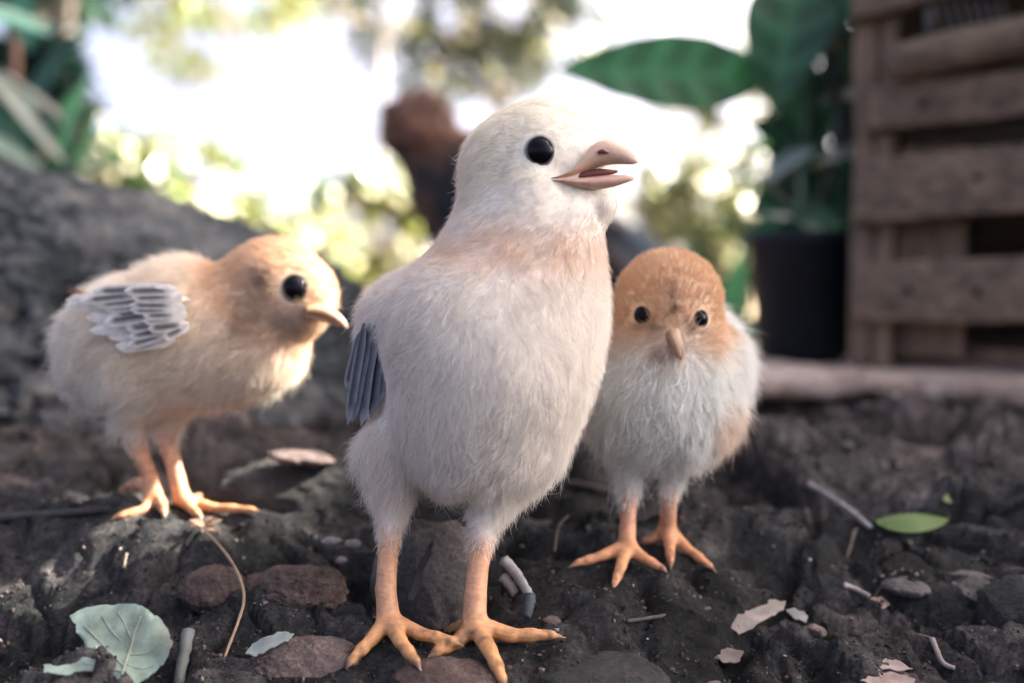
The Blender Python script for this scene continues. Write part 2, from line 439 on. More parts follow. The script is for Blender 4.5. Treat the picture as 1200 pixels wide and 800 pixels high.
# ------------------------------------------------------------------ implicit surfaces: bodies grown as one skin
def capsule(a, b, ra, rb, k): return ('c', np.asarray(a, float), np.asarray(b, float), ra, rb, k)
def sdf_grid(prims, h, pad=.004):
    lo = np.min([np.minimum(p[1] - p[3], p[2] - p[4]) for p in prims], 0) - pad
    hi = np.max([np.maximum(p[1] + p[3], p[2] + p[4]) for p in prims], 0) + pad
    n = np.ceil((hi - lo) / h).astype(int) + 1
    G = np.full(n, 1.0, np.float32)
    for _, a, b_, ra, rb, k in prims:
        l = np.minimum(a - ra, b_ - rb) - 2.5 * k - 3 * h; u = np.maximum(a + ra, b_ + rb) + 2.5 * k + 3 * h
        i0 = np.maximum(np.floor((l - lo) / h).astype(int), 0); i1 = np.minimum(np.ceil((u - lo) / h).astype(int) + 1, n)
        ax = [(lo[q] + h * np.arange(i0[q], i1[q])).astype(np.float32) for q in range(3)]
        x, y, z = np.meshgrid(*ax, indexing='ij', sparse=True)
        ab = b_ - a; L2 = max(ab @ ab, 1e-12)
        tt = np.clip(((x - a[0]) * ab[0] + (y - a[1]) * ab[1] + (z - a[2]) * ab[2]) / L2, 0, 1)
        d = np.sqrt((x - a[0] - tt * ab[0]) ** 2 + (y - a[1] - tt * ab[1]) ** 2 + (z - a[2] - tt * ab[2]) ** 2) - (ra + (rb - ra) * tt)
        S = G[i0[0]:i1[0], i0[1]:i1[1], i0[2]:i1[2]]
        hh = np.clip(.5 + .5 * (S - d) / k, 0, 1)
        S[...] = S + (d - S) * hh - k * hh * (1 - hh)
    return G, lo
def surface_nets(G, lo, h):
    s = G < 0
    c = [s[i:s.shape[0] - 1 + i, j:s.shape[1] - 1 + j, k:s.shape[2] - 1 + k] for i in (0, 1) for j in (0, 1) for k in (0, 1)]
    cnt = sum(q.astype(np.int8) for q in c); act = (cnt > 0) & (cnt < 8)
    ii = np.argwhere(act); id_ = -np.ones(act.shape, np.int64); id_[act] = np.arange(len(ii))
    acc = np.zeros((len(ii), 3)); num = np.zeros(len(ii))
    for ax in range(3):
        o = [q for q in range(3) if q != ax]
        for a in (0, 1):
            for b_ in (0, 1):
                p0 = np.zeros(3, int); p0[o[0]] = a; p0[o[1]] = b_; p1 = p0.copy(); p1[ax] = 1
                v0 = G[tuple((ii + p0).T)]; v1 = G[tuple((ii + p1).T)]
                m_ = (v0 < 0) != (v1 < 0); tt = np.where(m_, v0 / np.where(m_, v0 - v1, 1), 0)
                acc += m_[:, None] * (p0 + tt[:, None] * (p1 - p0)); num += m_
    V = lo + h * (ii + acc / num[:, None])
    Fq = []
    for ax in range(3):
        o = [(ax + 1) % 3, (ax + 2) % 3]
        sl0 = [slice(None)] * 3; sl1 = [slice(None)] * 3; sl0[ax] = slice(0, -1); sl1[ax] = slice(1, None)
        e = np.argwhere(s[tuple(sl0)] != s[tuple(sl1)])
        e = e[(e[:, o[0]] > 0) & (e[:, o[1]] > 0)]
        e = e[np.all(e < np.array(act.shape), 1)]
        d0 = np.zeros(3, int); d0[o[0]] = 1; d1 = np.zeros(3, int); d1[o[1]] = 1
        q = np.stack([id_[tuple((e - d0 - d1).T)], id_[tuple((e - d1).T)], id_[tuple(e.T)], id_[tuple((e - d0).T)]], 1)
        flip = ~s[tuple(e.T)]; q[flip] = q[flip][:, ::-1]
        Fq.append(q)
    return V, np.concatenate(Fq)
def grad(G, lo, h, V):
    q = (V - lo) / h; out = []
    def samp(p):
        i = np.clip(np.floor(p).astype(int), 0, np.array(G.shape) - 2); f = p - i; r = 0
        for a in (0, 1):
            for b_ in (0, 1):
                for c_ in (0, 1):
                    wt = (f[:, 0] if a else 1 - f[:, 0]) * (f[:, 1] if b_ else 1 - f[:, 1]) * (f[:, 2] if c_ else 1 - f[:, 2])
                    r = r + wt * G[i[:, 0] + a, i[:, 1] + b_, i[:, 2] + c_]
        return r
    for k in range(3):
        e = np.zeros(3); e[k] = 1.0; out.append(samp(q + e) - samp(q - e))
    g_ = np.stack(out, 1); return g_ / (np.linalg.norm(g_, axis=1)[:, None] + 1e-9)

def smooth_mesh(V, Fq, it=2, lam=.5):
    for _ in range(it):
        acc = np.zeros_like(V); n = np.zeros(len(V))
        for a, b_ in ((0, 1), (1, 2), (2, 3), (3, 0)):
            np.add.at(acc, Fq[:, a], V[Fq[:, b_]]); np.add.at(acc, Fq[:, b_], V[Fq[:, a]])
            np.add.at(n, Fq[:, a], 1); np.add.at(n, Fq[:, b_], 1)
        V = V + lam * (acc / n[:, None] - V)
    return V

def segdist(p, a, b_):
    ab = b_ - a; tt = np.clip((p - a) @ ab / max(ab @ ab, 1e-12), 0, 1)
    return np.linalg.norm(p - a - tt[:, None] * ab, axis=1), tt

def make_chick(key, d0, spheres, chains, legs, base_px, label, colour, flow, length, density, eyes, H=.0006, bald=()):
    """spheres: (px, py, depth offset px, r px, blend px); legs: list of (upper chain, foot index)"""
    s0 = d0 / F
    def W(px, py, dz=0): return P(px, py, d0 + dz * s0)
    prims = []
    for (px, py, dz, r, k) in spheres:
        p = W(px, py, dz); prims.append(capsule(p, p + 1e-5, r * s0, r * s0, k * s0))
    for (a, b_, k) in chains:
        prims.append(capsule(W(*a[:3]), W(*b_[:3]), a[3] * s0, b_[3] * s0, k * s0))
    legseg = []; clawtips = []
    for (chain, fi) in legs:
        hub, toes = FEET[key][fi]
        pts = [(W(*q[:3]), q[3] * s0) for q in chain] + [(hub, chain[-1][3] * s0 * 1.12)]
        for sg, ((a, ra), (b_, rb)) in enumerate(zip(pts[:-1], pts[1:])):
            prims.append(capsule(a, b_, ra, rb, 3 * s0)); legseg.append((a + (b_ - a) * (.62 if sg == 0 else 0), b_))
        rt = chain[-1][3] * s0
        for tt in toes:
            mid, tip = tt
            q0 = hub + (0, 0, -rt * .25)
            dirv = tip - mid; Lt = np.linalg.norm(dirv)
            tip0 = mid + dirv * .8
            prims.append(capsule(q0, mid, rt * .86, rt * .70, 5 * s0)); legseg.append((q0, mid))
            k1 = mid + dirv * .42
            prims.append(capsule(mid, k1, rt * .56, rt * .66, 2 * s0)); legseg.append((mid, k1))
            prims.append(capsule(k1, tip0, rt * .54, rt * .48, 2 * s0)); legseg.append((k1, tip))
            prims.append(capsule(tip0, tip + dirv / Lt * .0016 - (0, 0, .0009), rt * .40, rt * .08, 1 * s0)); clawtips.append(tip + dirv / Lt * .0012)
        # web between the front toes
        for u in range(min(2, len(toes) - 1)):
            a = hub + .45 * (toes[u][0] - hub); b_ = hub + .45 * (toes[u + 1][0] - hub)
            prims.append(capsule(a, b_, rt * .45, rt * .45, 5 * s0)); legseg.append((a, b_))
    G, lo = sdf_grid(prims, H)
    V, Fq = surface_nets(G, lo, H)
    V = smooth_mesh(V, Fq, 2, .4)
    Nn = grad(G, lo, H, V)
    # which skin belongs to legs
    dl = np.full(len(V), 9.)
    for a, b_ in legseg: dl = np.minimum(dl, segdist(V, a, b_)[0])
    hubz = max(W(*chain[0][:3])[2] for chain, _ in legs)
    bare_r = legs[0][0][0][3] * s0 * 1.4
    is_leg = dl < bare_r
    claw = np.full(len(V), 9.)
    for c_ in clawtips: claw = np.minimum(claw, np.linalg.norm(V - c_, axis=1))
    base = P(*base_px); base[2] = float(ground(base[0], base[1])[0])
    # eye positions on the surface seen from the camera
    bv = BVHTree.FromPolygons([tuple(x) for x in V], [tuple(int(i) for i in q) for q in Fq])
    def hit(px, py):
        dv = P(px, py, 1.) - CAM
        r_ = bv.ray_cast(Vector(CAM), Vector(dv).normalized()); return np.array(r_[0]), np.array(r_[1])
    eye = []
    for (px, py, r, off) in eyes:
        p, n_ = hit(px, py); gn = grad(G, lo, H, p[None])[0]
        eye.append((p - gn * r * s0 * off, r * s0, gn))
    deye = np.full(len(V), 9.)
    for c_, r_, _ in eye: deye = np.minimum(deye, np.linalg.norm(V - c_, axis=1) / r_)
    col, legcol = colour(V, Nn, W, s0, eye)
    nz = vnoise(V * 900, 4)[:, None] * .12 + vnoise(V * 260, 5)[:, None] * .14
    lc = legcol(V) * (1 + nz)
    lc = lc * (1 - .75 * sstep(.0032, .0012, claw)[:, None]) + np.array([.20, .165, .14]) * .75 * sstep(.0032, .0012, claw)[:, None]
    # toes picked up soil
    dirt = sstep(-.1, .45, vnoise(V * 700, 8)) * sstep(.013, .003, claw)
    lc = lc * (1 - .6 * dirt[:, None]) + np.array([.05, .04, .037]) * .6 * dirt[:, None]
    skin_ = is_leg.astype(float)          # the bare shank takes over from down little by little
    for chain, _ in legs:
        a_ = W(*chain[0][:3]); b_ = W(*chain[1][:3]); top_ = a_ + (b_ - a_) * .5; ax_ = (b_ - a_) / np.linalg.norm(b_ - a_); along = (V - top_) @ ax_
        nr = is_leg & (np.linalg.norm(V - top_, axis=1) < 50 * s0)
        skin_ = np.where(nr, sstep(-14 * s0, 14 * s0, along + 12 * s0 * vnoise(V * 1100, 56)), skin_)
    vc = lc * skin_[:, None] + col * (1 - skin_[:, None])
    body = mesh_obj('chick', V, Fq, M['skin'], None, base, True, np.concatenate([vc, is_leg[:, None].astype(float)], 1))
    tag(body, label, 'chick', 'fluffy chicks on the dark soil')
    # ---- down: strands rooted in the skin
    wt = (~is_leg).astype(float) * sstep(1.06, 1.26, deye)
    L0, lift, rad = length(V, Nn, W, s0)
    for (px, py, dz, r) in bald: wt *= 1 - np.exp(-(np.linalg.norm(V - W(px, py, dz), axis=1) / (r * s0)) ** 6)
    # shanks start bare, with down thinning out over the top
    wt *= sstep(bare_r * .9, bare_r * 1.25, dl)
    tops = [(chain[0], chain[1]) for chain, _ in legs]
    for q0, q1 in tops:
        a_ = W(*q0[:3]); b_ = W(*q1[:3]); top_ = a_ + (b_ - a_) * .5; ax_ = (b_ - a_) / np.linalg.norm(b_ - a_); along = (V - top_) @ ax_
        near_ = is_leg & (np.linalg.norm(V - top_, axis=1) < 50 * s0)
        wt = np.where(near_, np.maximum(wt, .8 * sstep(40 * s0, -8 * s0, along + 9 * s0 * vnoise(V * 900, 55)) ** 1.6), wt)
        L0 = np.where(near_, .0030 - .0014 * sstep(-10 * s0, 30 * s0, along), L0)
    pr = wt / wt.sum()
    ids = rng.choice(len(V), density, p=pr)
    R = V[ids] + rng.normal(0, H * .5, (density, 3)); n_ = Nn[ids]
    R -= n_ * np.sum((R - V[ids]) * n_, 1)[:, None]
    fl = flow(R, W, s0); fl = fl / (np.linalg.norm(fl, axis=1)[:, None] + 1e-9) + .75 * np.stack([vnoise(R * 210, 90 + q) for q in range(3)], 1) * sstep(.0015, .004, L0[ids])[:, None]; fl = fl - n_ * np.sum(fl * n_, 1)[:, None]; fl /= np.linalg.norm(fl, axis=1)[:, None] + 1e-9
    Ls = L0[ids] * rng.uniform(.55, 1.2, density) * np.where(rng.random(density) < .06, 1.3, 1.0); li = np.clip(lift[ids] * rng.uniform(.5, 1.6, density), .1, 1.35)
    # clumps lean together
    cs = .0024; ci = np.floor(R / cs + vnoise(R * 300, 2)[:, None] * .6).astype(np.int64)
    ck = np.stack([hash3(ci[:, 0], ci[:, 1], ci[:, 2], 40 + q) for q in range(3)], 1) - .5
    cl = (.45 * ck + rng.normal(0, .34, (density, 3))) * sstep(.0012, .0045, L0[ids])[:, None]
    cl -= n_ * np.sum(cl * n_, 1)[:, None] * .5
    NP = 5; pts = np.zeros((density, NP, 3))
    for k in range(NP):
        u = k / (NP - 1)
        a = li * (1 - .45 * u)
        pts[:, k] = R - n_ * .0003 + (n_ * np.sin(a)[:, None] + fl * np.cos(a)[:, None] + cl * u * .9) * (Ls * u)[:, None]
    hc = bpy.data.hair_curves.new('down'); hc.add_curves([NP] * density)
    hc.attributes['position'].data.foreach_set('vector', (pts - base).astype(np.float32).ravel())
    ra = hc.attributes.get('radius') or hc.attributes.new('radius', 'FLOAT', 'POINT')
    rr = rad[ids][:, None] * np.array([1, 1, .85, .6, .12])[None]
    ra.data.foreach_set('value', rr.astype(np.float32).ravel())
    ca = hc.attributes.new('col', 'FLOAT_COLOR', 'CURVE')
    sc = np.clip(col[ids] * rng.uniform(.88, 1.12, (density, 1)), 0, .92)
    ca.data.foreach_set('color', np.concatenate([sc, np.ones((density, 1))], 1).astype(np.float32).ravel())
    hc.materials.append(M['down'])
    o = link('down', hc, body); o['kind'] = 'stuff'
    # ---- eyes
    for (c_, r_, gn), (_, _, _, off0) in zip(eye, eyes):
        vis = math.sqrt(1 - off0 ** 2)
        mb = MB(); th = np.linspace(0, math.pi, 17); V2 = []; F2 = []
        for a in th:
            for q in range(24):
                e = 2 * math.pi * q / 24
                V2.append(c_ + r_ * np.array([math.sin(a) * math.cos(e), math.sin(a) * math.sin(e), math.cos(a)]))
        for i in range(16):
            for q in range(24):
                F2.append((i * 24 + q, (i + 1) * 24 + q, (i + 1) * 24 + (q + 1) % 24, i * 24 + (q + 1) % 24))
        mb.add(V2, F2, (.01, .01, .01)); eo = mb.build('eye', M['eye'], body)
        # lid: wrinkled rings round the eye
        a1 = np.cross(gn, [0, 0, 1.]); a1 /= np.linalg.norm(a1); a2 = np.cross(gn, a1)
        mb = MB()
        for (rr_, off, tr, cc) in ((vis * .99, off0 + .02, .06, colour.lid0), (vis * 1.10, off0 - .05, .05, colour.lid1), (vis * 1.19, off0 - .12, .04, colour.lid1)):
            ring = [c_ + gn * r_ * (off + .015 * math.sin(3 * q + rr_ * 9)) + r_ * rr_ * (1 + .03 * math.sin(q * 2.0 + 5 * rr_)) * (math.cos(q) * a1 + math.sin(q) * a2) for q in np.linspace(0, 2 * math.pi, 41)]
            tube(mb, ring, r_ * tr, 7, cc)
        mb.build('eyelid', M['beak'], body)
    return body, W, s0, hit, bv

def loft(name, secs, mat, parent, n=16, cfun=None):
    """secs: (centre, half height, half width, up, side) from root to tip, rounded"""
    mb = MB(); V = []; Fc = []; C = []
    K = len(secs)
    for k, (c_, hh, hw, up, sd) in enumerate(secs):
        for j in range(n):
            a = 2 * math.pi * j / n
            V.append(c_ + up * hh * math.sin(a) + sd * hw * math.cos(a)); C.append(cfun(k / (K - 1), math.sin(a)))
    for k in range(K - 1):
        for j in range(n): Fc.append((k * n + j, k * n + (j + 1) % n, (k + 1) * n + (j + 1) % n, (k + 1) * n + j))
    V.append(secs[0][0]); V.append(secs[-1][0]); C += [C[0], C[-1]]
    for j in range(n):
        Fc.append((len(V) - 2, (j + 1) % n, j)); Fc.append((len(V) - 1, (K - 1) * n + j, (K - 1) * n + (j + 1) % n))
    mb.add(V, Fc, np.array(C)); return mb.build(name, mat, parent)

def beak_half(name, parent, W, s0, rows, sd, ctop, ctip, cside=None):
    """rows: (px, py top, py bottom, dz, half width px) along the beak"""
    r2 = spline(rows, 14); secs = []
    for (px, t_, b_, dz, hw) in r2:
        a = W(px, t_, dz); c_ = W(px, b_, dz); up = (a - c_) / 2
        secs.append(((a + c_) / 2, np.linalg.norm(up), max(hw, .3) * s0, up / (np.linalg.norm(up) + 1e-9), sd))
    return loft(name, secs, M['beak'], parent, 16, lambda u, s: (np.array(ctop) * (1 - u) + np.array(ctip) * u) if cside is None or s > .75 else np.array(cside))

def feather(name, parent, base, tip, nrm, width, c_edge, c_mid, curl=.06, d0_=-.3, mp_=.6):
    """one small flight feather: rounded vane, dark or pale centre, raised shaft"""
    d = tip - base; L = np.linalg.norm(d); d = d / L
    s = np.cross(d, nrm); s /= np.linalg.norm(s); u = np.cross(s, d); n = 10; V = []; Fc = []; C = []
    q = [-1, -.6, -.12, .12, .6, 1]
    for k in range(n + 1):
        tt = k / n; wd = width * .5 * min(1, (tt * 5 + .25)) * (1 - max(0, (tt - .72) / .28) ** 2.2) ** .5
        for x in q:
            V.append(base + d * L * tt + s * wd * x - u * (L * curl * tt * tt + wd * .10 * x * x) + (u * width * .05 if abs(x) < .2 else 0))
            e = abs(x); w_ = (1 - e) ** mp_ * float(sstep(d0_, d0_ + .2, tt) * sstep(.97, .78, tt)); C.append(np.array(c_mid) * w_ + np.array(c_edge) * (1 - w_))
    for k in range(n):
        for j in range(5):
            a = k * 6 + j; Fc.append((a, a + 1, a + 7, a + 6))
    mb = MB(); mb.add(V, Fc, np.array(C)); return mb.build(name, M['feather'], parent)

# ---- front chick
def lerp(a, b_, f): return np.array(a) * (1 - f[:, None]) + np.array(b_) * f[:, None]
def col_front(V, Nn, W, s0, eye):
    hc = W(632, 200); dh = np.linalg.norm(V - hc, axis=1) / s0
    c = lerp((.84, .77, .62), (.87, .825, .77), sstep(60, 120, dh))
    neck = np.clip(np.exp(-((V[:, 2] - W(600, 292)[2]) / (30 * s0)) ** 2) * (.75 + .5 * vnoise(V * 160, 3)), 0, 1)
    c = c * (1 - .6 * neck[:, None]) + np.array([.74, .53, .38]) * .6 * neck[:, None]
    back = sstep(-10, 60, -(V[:, 0] - W(520, 400)[0]) / s0) * sstep(W(500, 210)[2] * 0 + .0, .05, V[:, 2]) * .35
    c = c * (1 - back[:, None]) + np.array([.72, .64, .58]) * back[:, None]
    nape = sstep(565, 525, (V[:, 0] / s0 + 600)) * sstep(.09, .11, V[:, 2]) * .5
    c = c * (1 - nape[:, None]) + np.array([.78, .64, .52]) * nape[:, None]
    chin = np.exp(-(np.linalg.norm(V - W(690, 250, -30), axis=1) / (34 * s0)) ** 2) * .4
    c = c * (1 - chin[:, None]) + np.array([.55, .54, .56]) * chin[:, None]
    ear = np.exp(-(np.linalg.norm(V - W(590, 197, -68), axis=1) / (9 * s0)) ** 2) * .5
    c = c * (1 - ear[:, None]) + np.array([.36, .3, .26]) * ear[:, None]
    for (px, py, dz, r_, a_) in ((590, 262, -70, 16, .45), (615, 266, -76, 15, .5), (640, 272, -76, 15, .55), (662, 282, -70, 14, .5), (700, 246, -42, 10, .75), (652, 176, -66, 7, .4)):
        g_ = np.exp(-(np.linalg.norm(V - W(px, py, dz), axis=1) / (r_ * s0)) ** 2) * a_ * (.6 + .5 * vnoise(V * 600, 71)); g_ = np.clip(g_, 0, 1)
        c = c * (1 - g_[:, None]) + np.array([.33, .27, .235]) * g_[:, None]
    speck = (vnoise(V * 520, 11) > .78) & (Nn[:, 1] < .3)
    c = np.where(speck[:, None], c * .86, c)
    return c, lambda V_: lerp((.62, .33, .19), (.62, .30, .12), sstep(W(450, 690)[2], W(450, 735)[2], V_[:, 2]))
col_front.lid0 = (.10, .09, .085); col_front.lid1 = (.55, .52, .47)
def flow_front(R, W, s0):
    bk = W(745, 190, -40); d = R - bk; d /= np.linalg.norm(d, axis=1)[:, None]
    hd = sstep(W(600, 330)[2], W(600, 240)[2], R[:, 2])[:, None]
    bd = np.array([-.25, .25, -1.0])
    return d * (.25 + 1.2 * hd) + bd * (1.15 - hd)
def len_front(V, Nn, W, s0):
    hd = sstep(W(600, 340)[2], W(600, 235)[2], V[:, 2])
    L = .0037 * (1 - hd) + .0022 * hd
    fl = sstep(W(600, 480)[2], W(600, 560)[2], V[:, 2]); L = L + .0012 * fl
    L *= 1 - .3 * sstep(W(0, 560)[2], W(0, 600)[2], V[:, 2])
    L *= 1 - .75 * np.exp(-(np.linalg.norm((V - W(450, 442, 12)) / np.array([33, 60, 60]), axis=1) / s0) ** 4)
    bk = np.exp(-(np.linalg.norm(V - W(688, 200, -54), axis=1) / (30 * s0)) ** 4); L *= 1 - .55 * bk
    face = np.exp(-(np.linalg.norm(V - W(670, 200, -50), axis=1) / (50 * s0)) ** 2); L *= 1 - .5 * face; L += .0010 * hd * sstep(W(600, 190)[0], W(550, 190)[0], V[:, 0])
    lift = .66 * (1 - hd) + .40 * hd
    return L, lift, np.full(len(V), .000036) * (1 - .15 * hd)
front, W, s0, hit, bv = make_chick('front', D_FRONT,
    [(632, 191, 0, 71, 10), (602, 198, 6, 61, 16), (644, 183, -2, 62, 12), (668, 186, -6, 50, 14), (662, 206, -8, 52, 18), (692, 238, -16, 30, 14), (622, 224, -30, 47, 7), (664, 246, -30, 33, 7), (602, 232, 6, 60, 22), (640, 240, -6, 52, 20),
     (610, 290, 4, 82, 26), (645, 300, -6, 60, 26), (592, 360, 8, 104, 34), (614, 372, 4, 90, 30), (474, 380, 44, 46, 26), (575, 420, 0, 108, 40), (560, 474, 4, 100, 38), (546, 504, 14, 70, 32),
     (520, 400, 60, 92, 40), (507, 438, 110, 84, 40), (496, 466, 150, 60, 40), (610, 440, -6, 70, 40), (596, 496, 0, 66, 30),
     (464, 531, 16, 43, 20), (484, 482, 40, 44, 26), (540, 385, -34, 70, 40), (590, 430, -40, 64, 40)],
    [((461, 534, 10, 40), (459, 600, 2, 17), 12), ((612, 520, 6, 48), (571, 606, -4, 18), 14)],
    [([(460, 592, 2, 15), (455, 645, -4, 12), (452, 690, -14, 12)], 0), ([(570, 598, -4, 16), (561, 655, -12, 12.5), (557, 700, -22, 12.8)], 1)],
    (510, 740, .213), 'largest chick, white and wide eyed, standing upright in front with beak open', col_front, flow_front, len_front, 165000,
    [(633, 177, 19, .62)], .0006, [(710, 182, -60, 18), (708, 212, -60, 14), (688, 209, -70, 9), (700, 186, -68, 12)])
sd = np.array([.33, .94, 0.])
bc, bt = (.58, .37, .27), (.68, .47, .36)
beak_half('upper_beak', front, W, s0, [(653, 210, 214, -48, 25.5), (665, 206, 211.5, -50, 25), (680, 195, 206, -53, 22), (693, 173, 200, -55, 19), (706, 164, 195, -57, 15.5), (720, 165, 193, -60, 12), (733, 172, 193, -63, 8), (742, 179, 193, -65, 4.5), (748, 187, 191, -66, 1)], sd, bc, bt)
beak_half('lower_beak', front, W, s0, [(653, 212.5, 216, -48, 25), (665, 211, 217, -50, 24), (680, 209, 221, -53, 20), (693, 207.5, 222.5, -55, 16.5), (706, 206, 221.5, -57, 13), (720, 205, 219, -60, 9.5), (733, 205, 215, -62, 5.5), (743, 207, 211.5, -63, 1)], sd, (.64, .38, .29), (.66, .42, .32))
mb = MB(); tube(mb, [W(662, 210, -54), W(684, 206, -56), W(704, 203, -58), W(724, 201, -61)], np.array([4, 7, 5, 1.5]) * s0, 10, (.2, .05, .04)); mb.build('tongue', M['mouth'], front)
mb = MB(); tube(mb, [W(701, 179, -72), W(706, 177, -72.5), W(713, 179, -72)], np.array([2.2, 3.4, 1.6]) * s0, 8, (.03, .02, .02), .8)
mb.build('nostril', M['mouth'], front)
# right wing: folded dark slate feathers at its side
mb = MB(); tube(mb, spline([W(470, 372, 8), W(446, 390, 10), W(440, 420, 22), W(440, 460, 34)], 8), np.array([6, 12, 15, 16, 15, 12, 9, 5]) * s0, 12, (.60, .54, .49), .5)
wing = mb.build('wing', M['feather'], front)
wn = np.array([-.72, -.69, .0])
fz = [((462, 386, -6), (446, 488, 8)), ((455, 380, -2), (436, 496, 14)), ((448, 378, 2), (429, 494, 20)), ((442, 378, 6), (424, 480, 26)), ((470, 388, -10), (458, 474, 2)), ((438, 388, 12), (423, 458, 36)), ((476, 386, -14), (470, 452, -4))]
for k, (a, b_) in enumerate(fz):
    j = rng.normal(0, 1, 3); b_ = (b_[0] + 2 * j[0], b_[1] + 6 * j[1], b_[2])
    feather('feather', wing, W(*a) + wn * (17 + k % 2 * 1.5) * s0, W(*b_) + wn * (21 + k % 2 * 2) * s0, wn, 19 * s0, (.34, .34, .37) if k % 2 else (.24, .25, .28), (.045, .055, .075), .03, -.3, .8)

# ---- left chick
def col_left(V, Nn, W, s0, eye):
    hc = W(322, 330); dh = np.linalg.norm(V - hc, axis=1) / s0
    head = sstep(96, 72, dh)
    c = lerp((.88, .78, .66), (.74, .53, .36), head)
    rump = sstep(190, 110, V[:, 0] * F / D_LEFT + 600) * .8 * (1 - head)
    c = c * (1 - rump[:, None]) + np.array([.84, .80, .74]) * rump[:, None]
    low = sstep(W(0, 420)[2], W(0, 470)[2], V[:, 2]) * .7 * (1 - head)
    c = c * (1 - low[:, None]) + np.array([.84, .80, .74]) * low[:, None]
    cheek = np.exp(-(np.linalg.norm(V - W(345, 368, -42), axis=1) / (30 * s0)) ** 2) * .8
    c = c * (1 - cheek[:, None]) + np.array([.78, .66, .54]) * cheek[:, None]
    th = np.exp(-(np.linalg.norm(V - W(290, 375, -44), axis=1) / (24 * s0)) ** 2) * .8 + np.exp(-(np.linalg.norm(V - W(335, 388, -44), axis=1) / (20 * s0)) ** 2) * .6
    th = np.clip(th, 0, .85)
    c = c * (1 - th[:, None]) + np.array([.22, .14, .10]) * th[:, None]
    ear = np.exp(-(np.linalg.norm(V - W(306, 329, -54), axis=1) / (13 * s0)) ** 2) * .85
    c = c * (1 - ear[:, None]) + np.array([.12, .07, .05]) * ear[:, None]
    lore = np.exp(-(np.linalg.norm(V - W(366, 347, -46), axis=1) / (9 * s0)) ** 2) * .5
    c = c * (1 - lore[:, None]) + np.array([.3, .2, .13]) * lore[:, None]
    return c, lambda V_: lerp((.64, .34, .20), (.62, .29, .14), sstep(W(0, 540)[2], W(0, 590)[2], V_[:, 2]))
col_left.lid0 = (.06, .05, .04); col_left.lid1 = (.36, .26, .17)
def flow_left(R, W, s0):
    bk = W(405, 378, -20); d = R - bk; d /= np.linalg.norm(d, axis=1)[:, None]
    hd = sstep(90, 60, np.linalg.norm(R - W(322, 330), axis=1) / s0)[:, None]
    return d * (.3 + hd) + np.array([-.6, 0, -.75]) * (1 - hd)
def len_left(V, Nn, W, s0):
    hd = sstep(100, 66, np.linalg.norm(V - W(322, 330), axis=1) / s0)
    L = .0054 * (1 - hd) + .0024 * hd
    L *= 1 - .42 * np.exp(-(np.linalg.norm((V - W(136, 372, -78)) / np.array([58, 36, 34]), axis=1) / s0) ** 6)
    return L, .62 * np.ones(len(V)), np.full(len(V), .00006)
left, W, s0, hit, bv = make_chick('left', D_LEFT,
    [(321, 337, 4, 58, 14), (353, 346, -4, 40, 18), (345, 365, -6, 30, 16), (287, 350, 8, 46, 18),
     (272, 385, 8, 53, 24), (288, 405, 2, 58, 28), (318, 400, 4, 36, 22), (235, 390, 10, 68, 34), (190, 392, 12, 70, 36), (148, 398, 14, 63, 34), (124, 414, 14, 46, 26),
     (245, 414, 4, 56, 30), (180, 430, -6, 46, 26), (160, 448, -16, 33, 20), (215, 350, 10, 42, 26), (128, 436, 8, 38, 22), (212, 448, 16, 30, 20)],
    [((164, 458, -14, 28), (150, 496, -14, 12), 10), ((208, 455, 24, 27), (194, 500, 14, 13), 10)],
    [([(194, 490, 14, 12), (199, 528, 8, 9.5), (208, 562, 2, 9)], 0), ([(150, 486, -14, 12), (163, 528, -10, 9.5), (176, 560, -6, 9)], 1)],
    (190, 590, .281), 'tan headed chick seen from its side beside the boulder, wing barred grey', col_left, flow_left, len_left, 60000,
    [(346, 337, 17, .62)], .0007, [(384, 366, -46, 12)])
sd = np.array([.2, .97, 0.])
beak_half('upper_beak', left, W, s0, [(362, 357, 370, -38, 13), (380, 358, 372, -38, 10), (393, 364, 377, -37, 7), (402, 372, 383, -36, 4), (407, 380, 386, -36, 1)], sd, (.50, .29, .16), (.58, .37, .25))
beak_half('lower_beak', left, W, s0, [(362, 366, 373, -36, 12), (378, 369, 377, -36, 9), (390, 374, 381, -36, 5), (398, 379, 383, -36, 1)], sd, (.5, .27, .16), (.55, .33, .2))
mb = MB(); tube(mb, spline([W(222, 352, -56), W(190, 352, -64), W(150, 358, -66), W(118, 364, -58)], 9), np.array([5, 9, 12, 14, 14, 12, 9, 6, 3]) * s0, 14, (.72, .64, .55), .5)
wing = mb.build('wing', M['feather'], left); wing['label'] = 'small wing of white feathers barred dark grey'
wn = np.array([-.12, -.97, .2])
k = 0
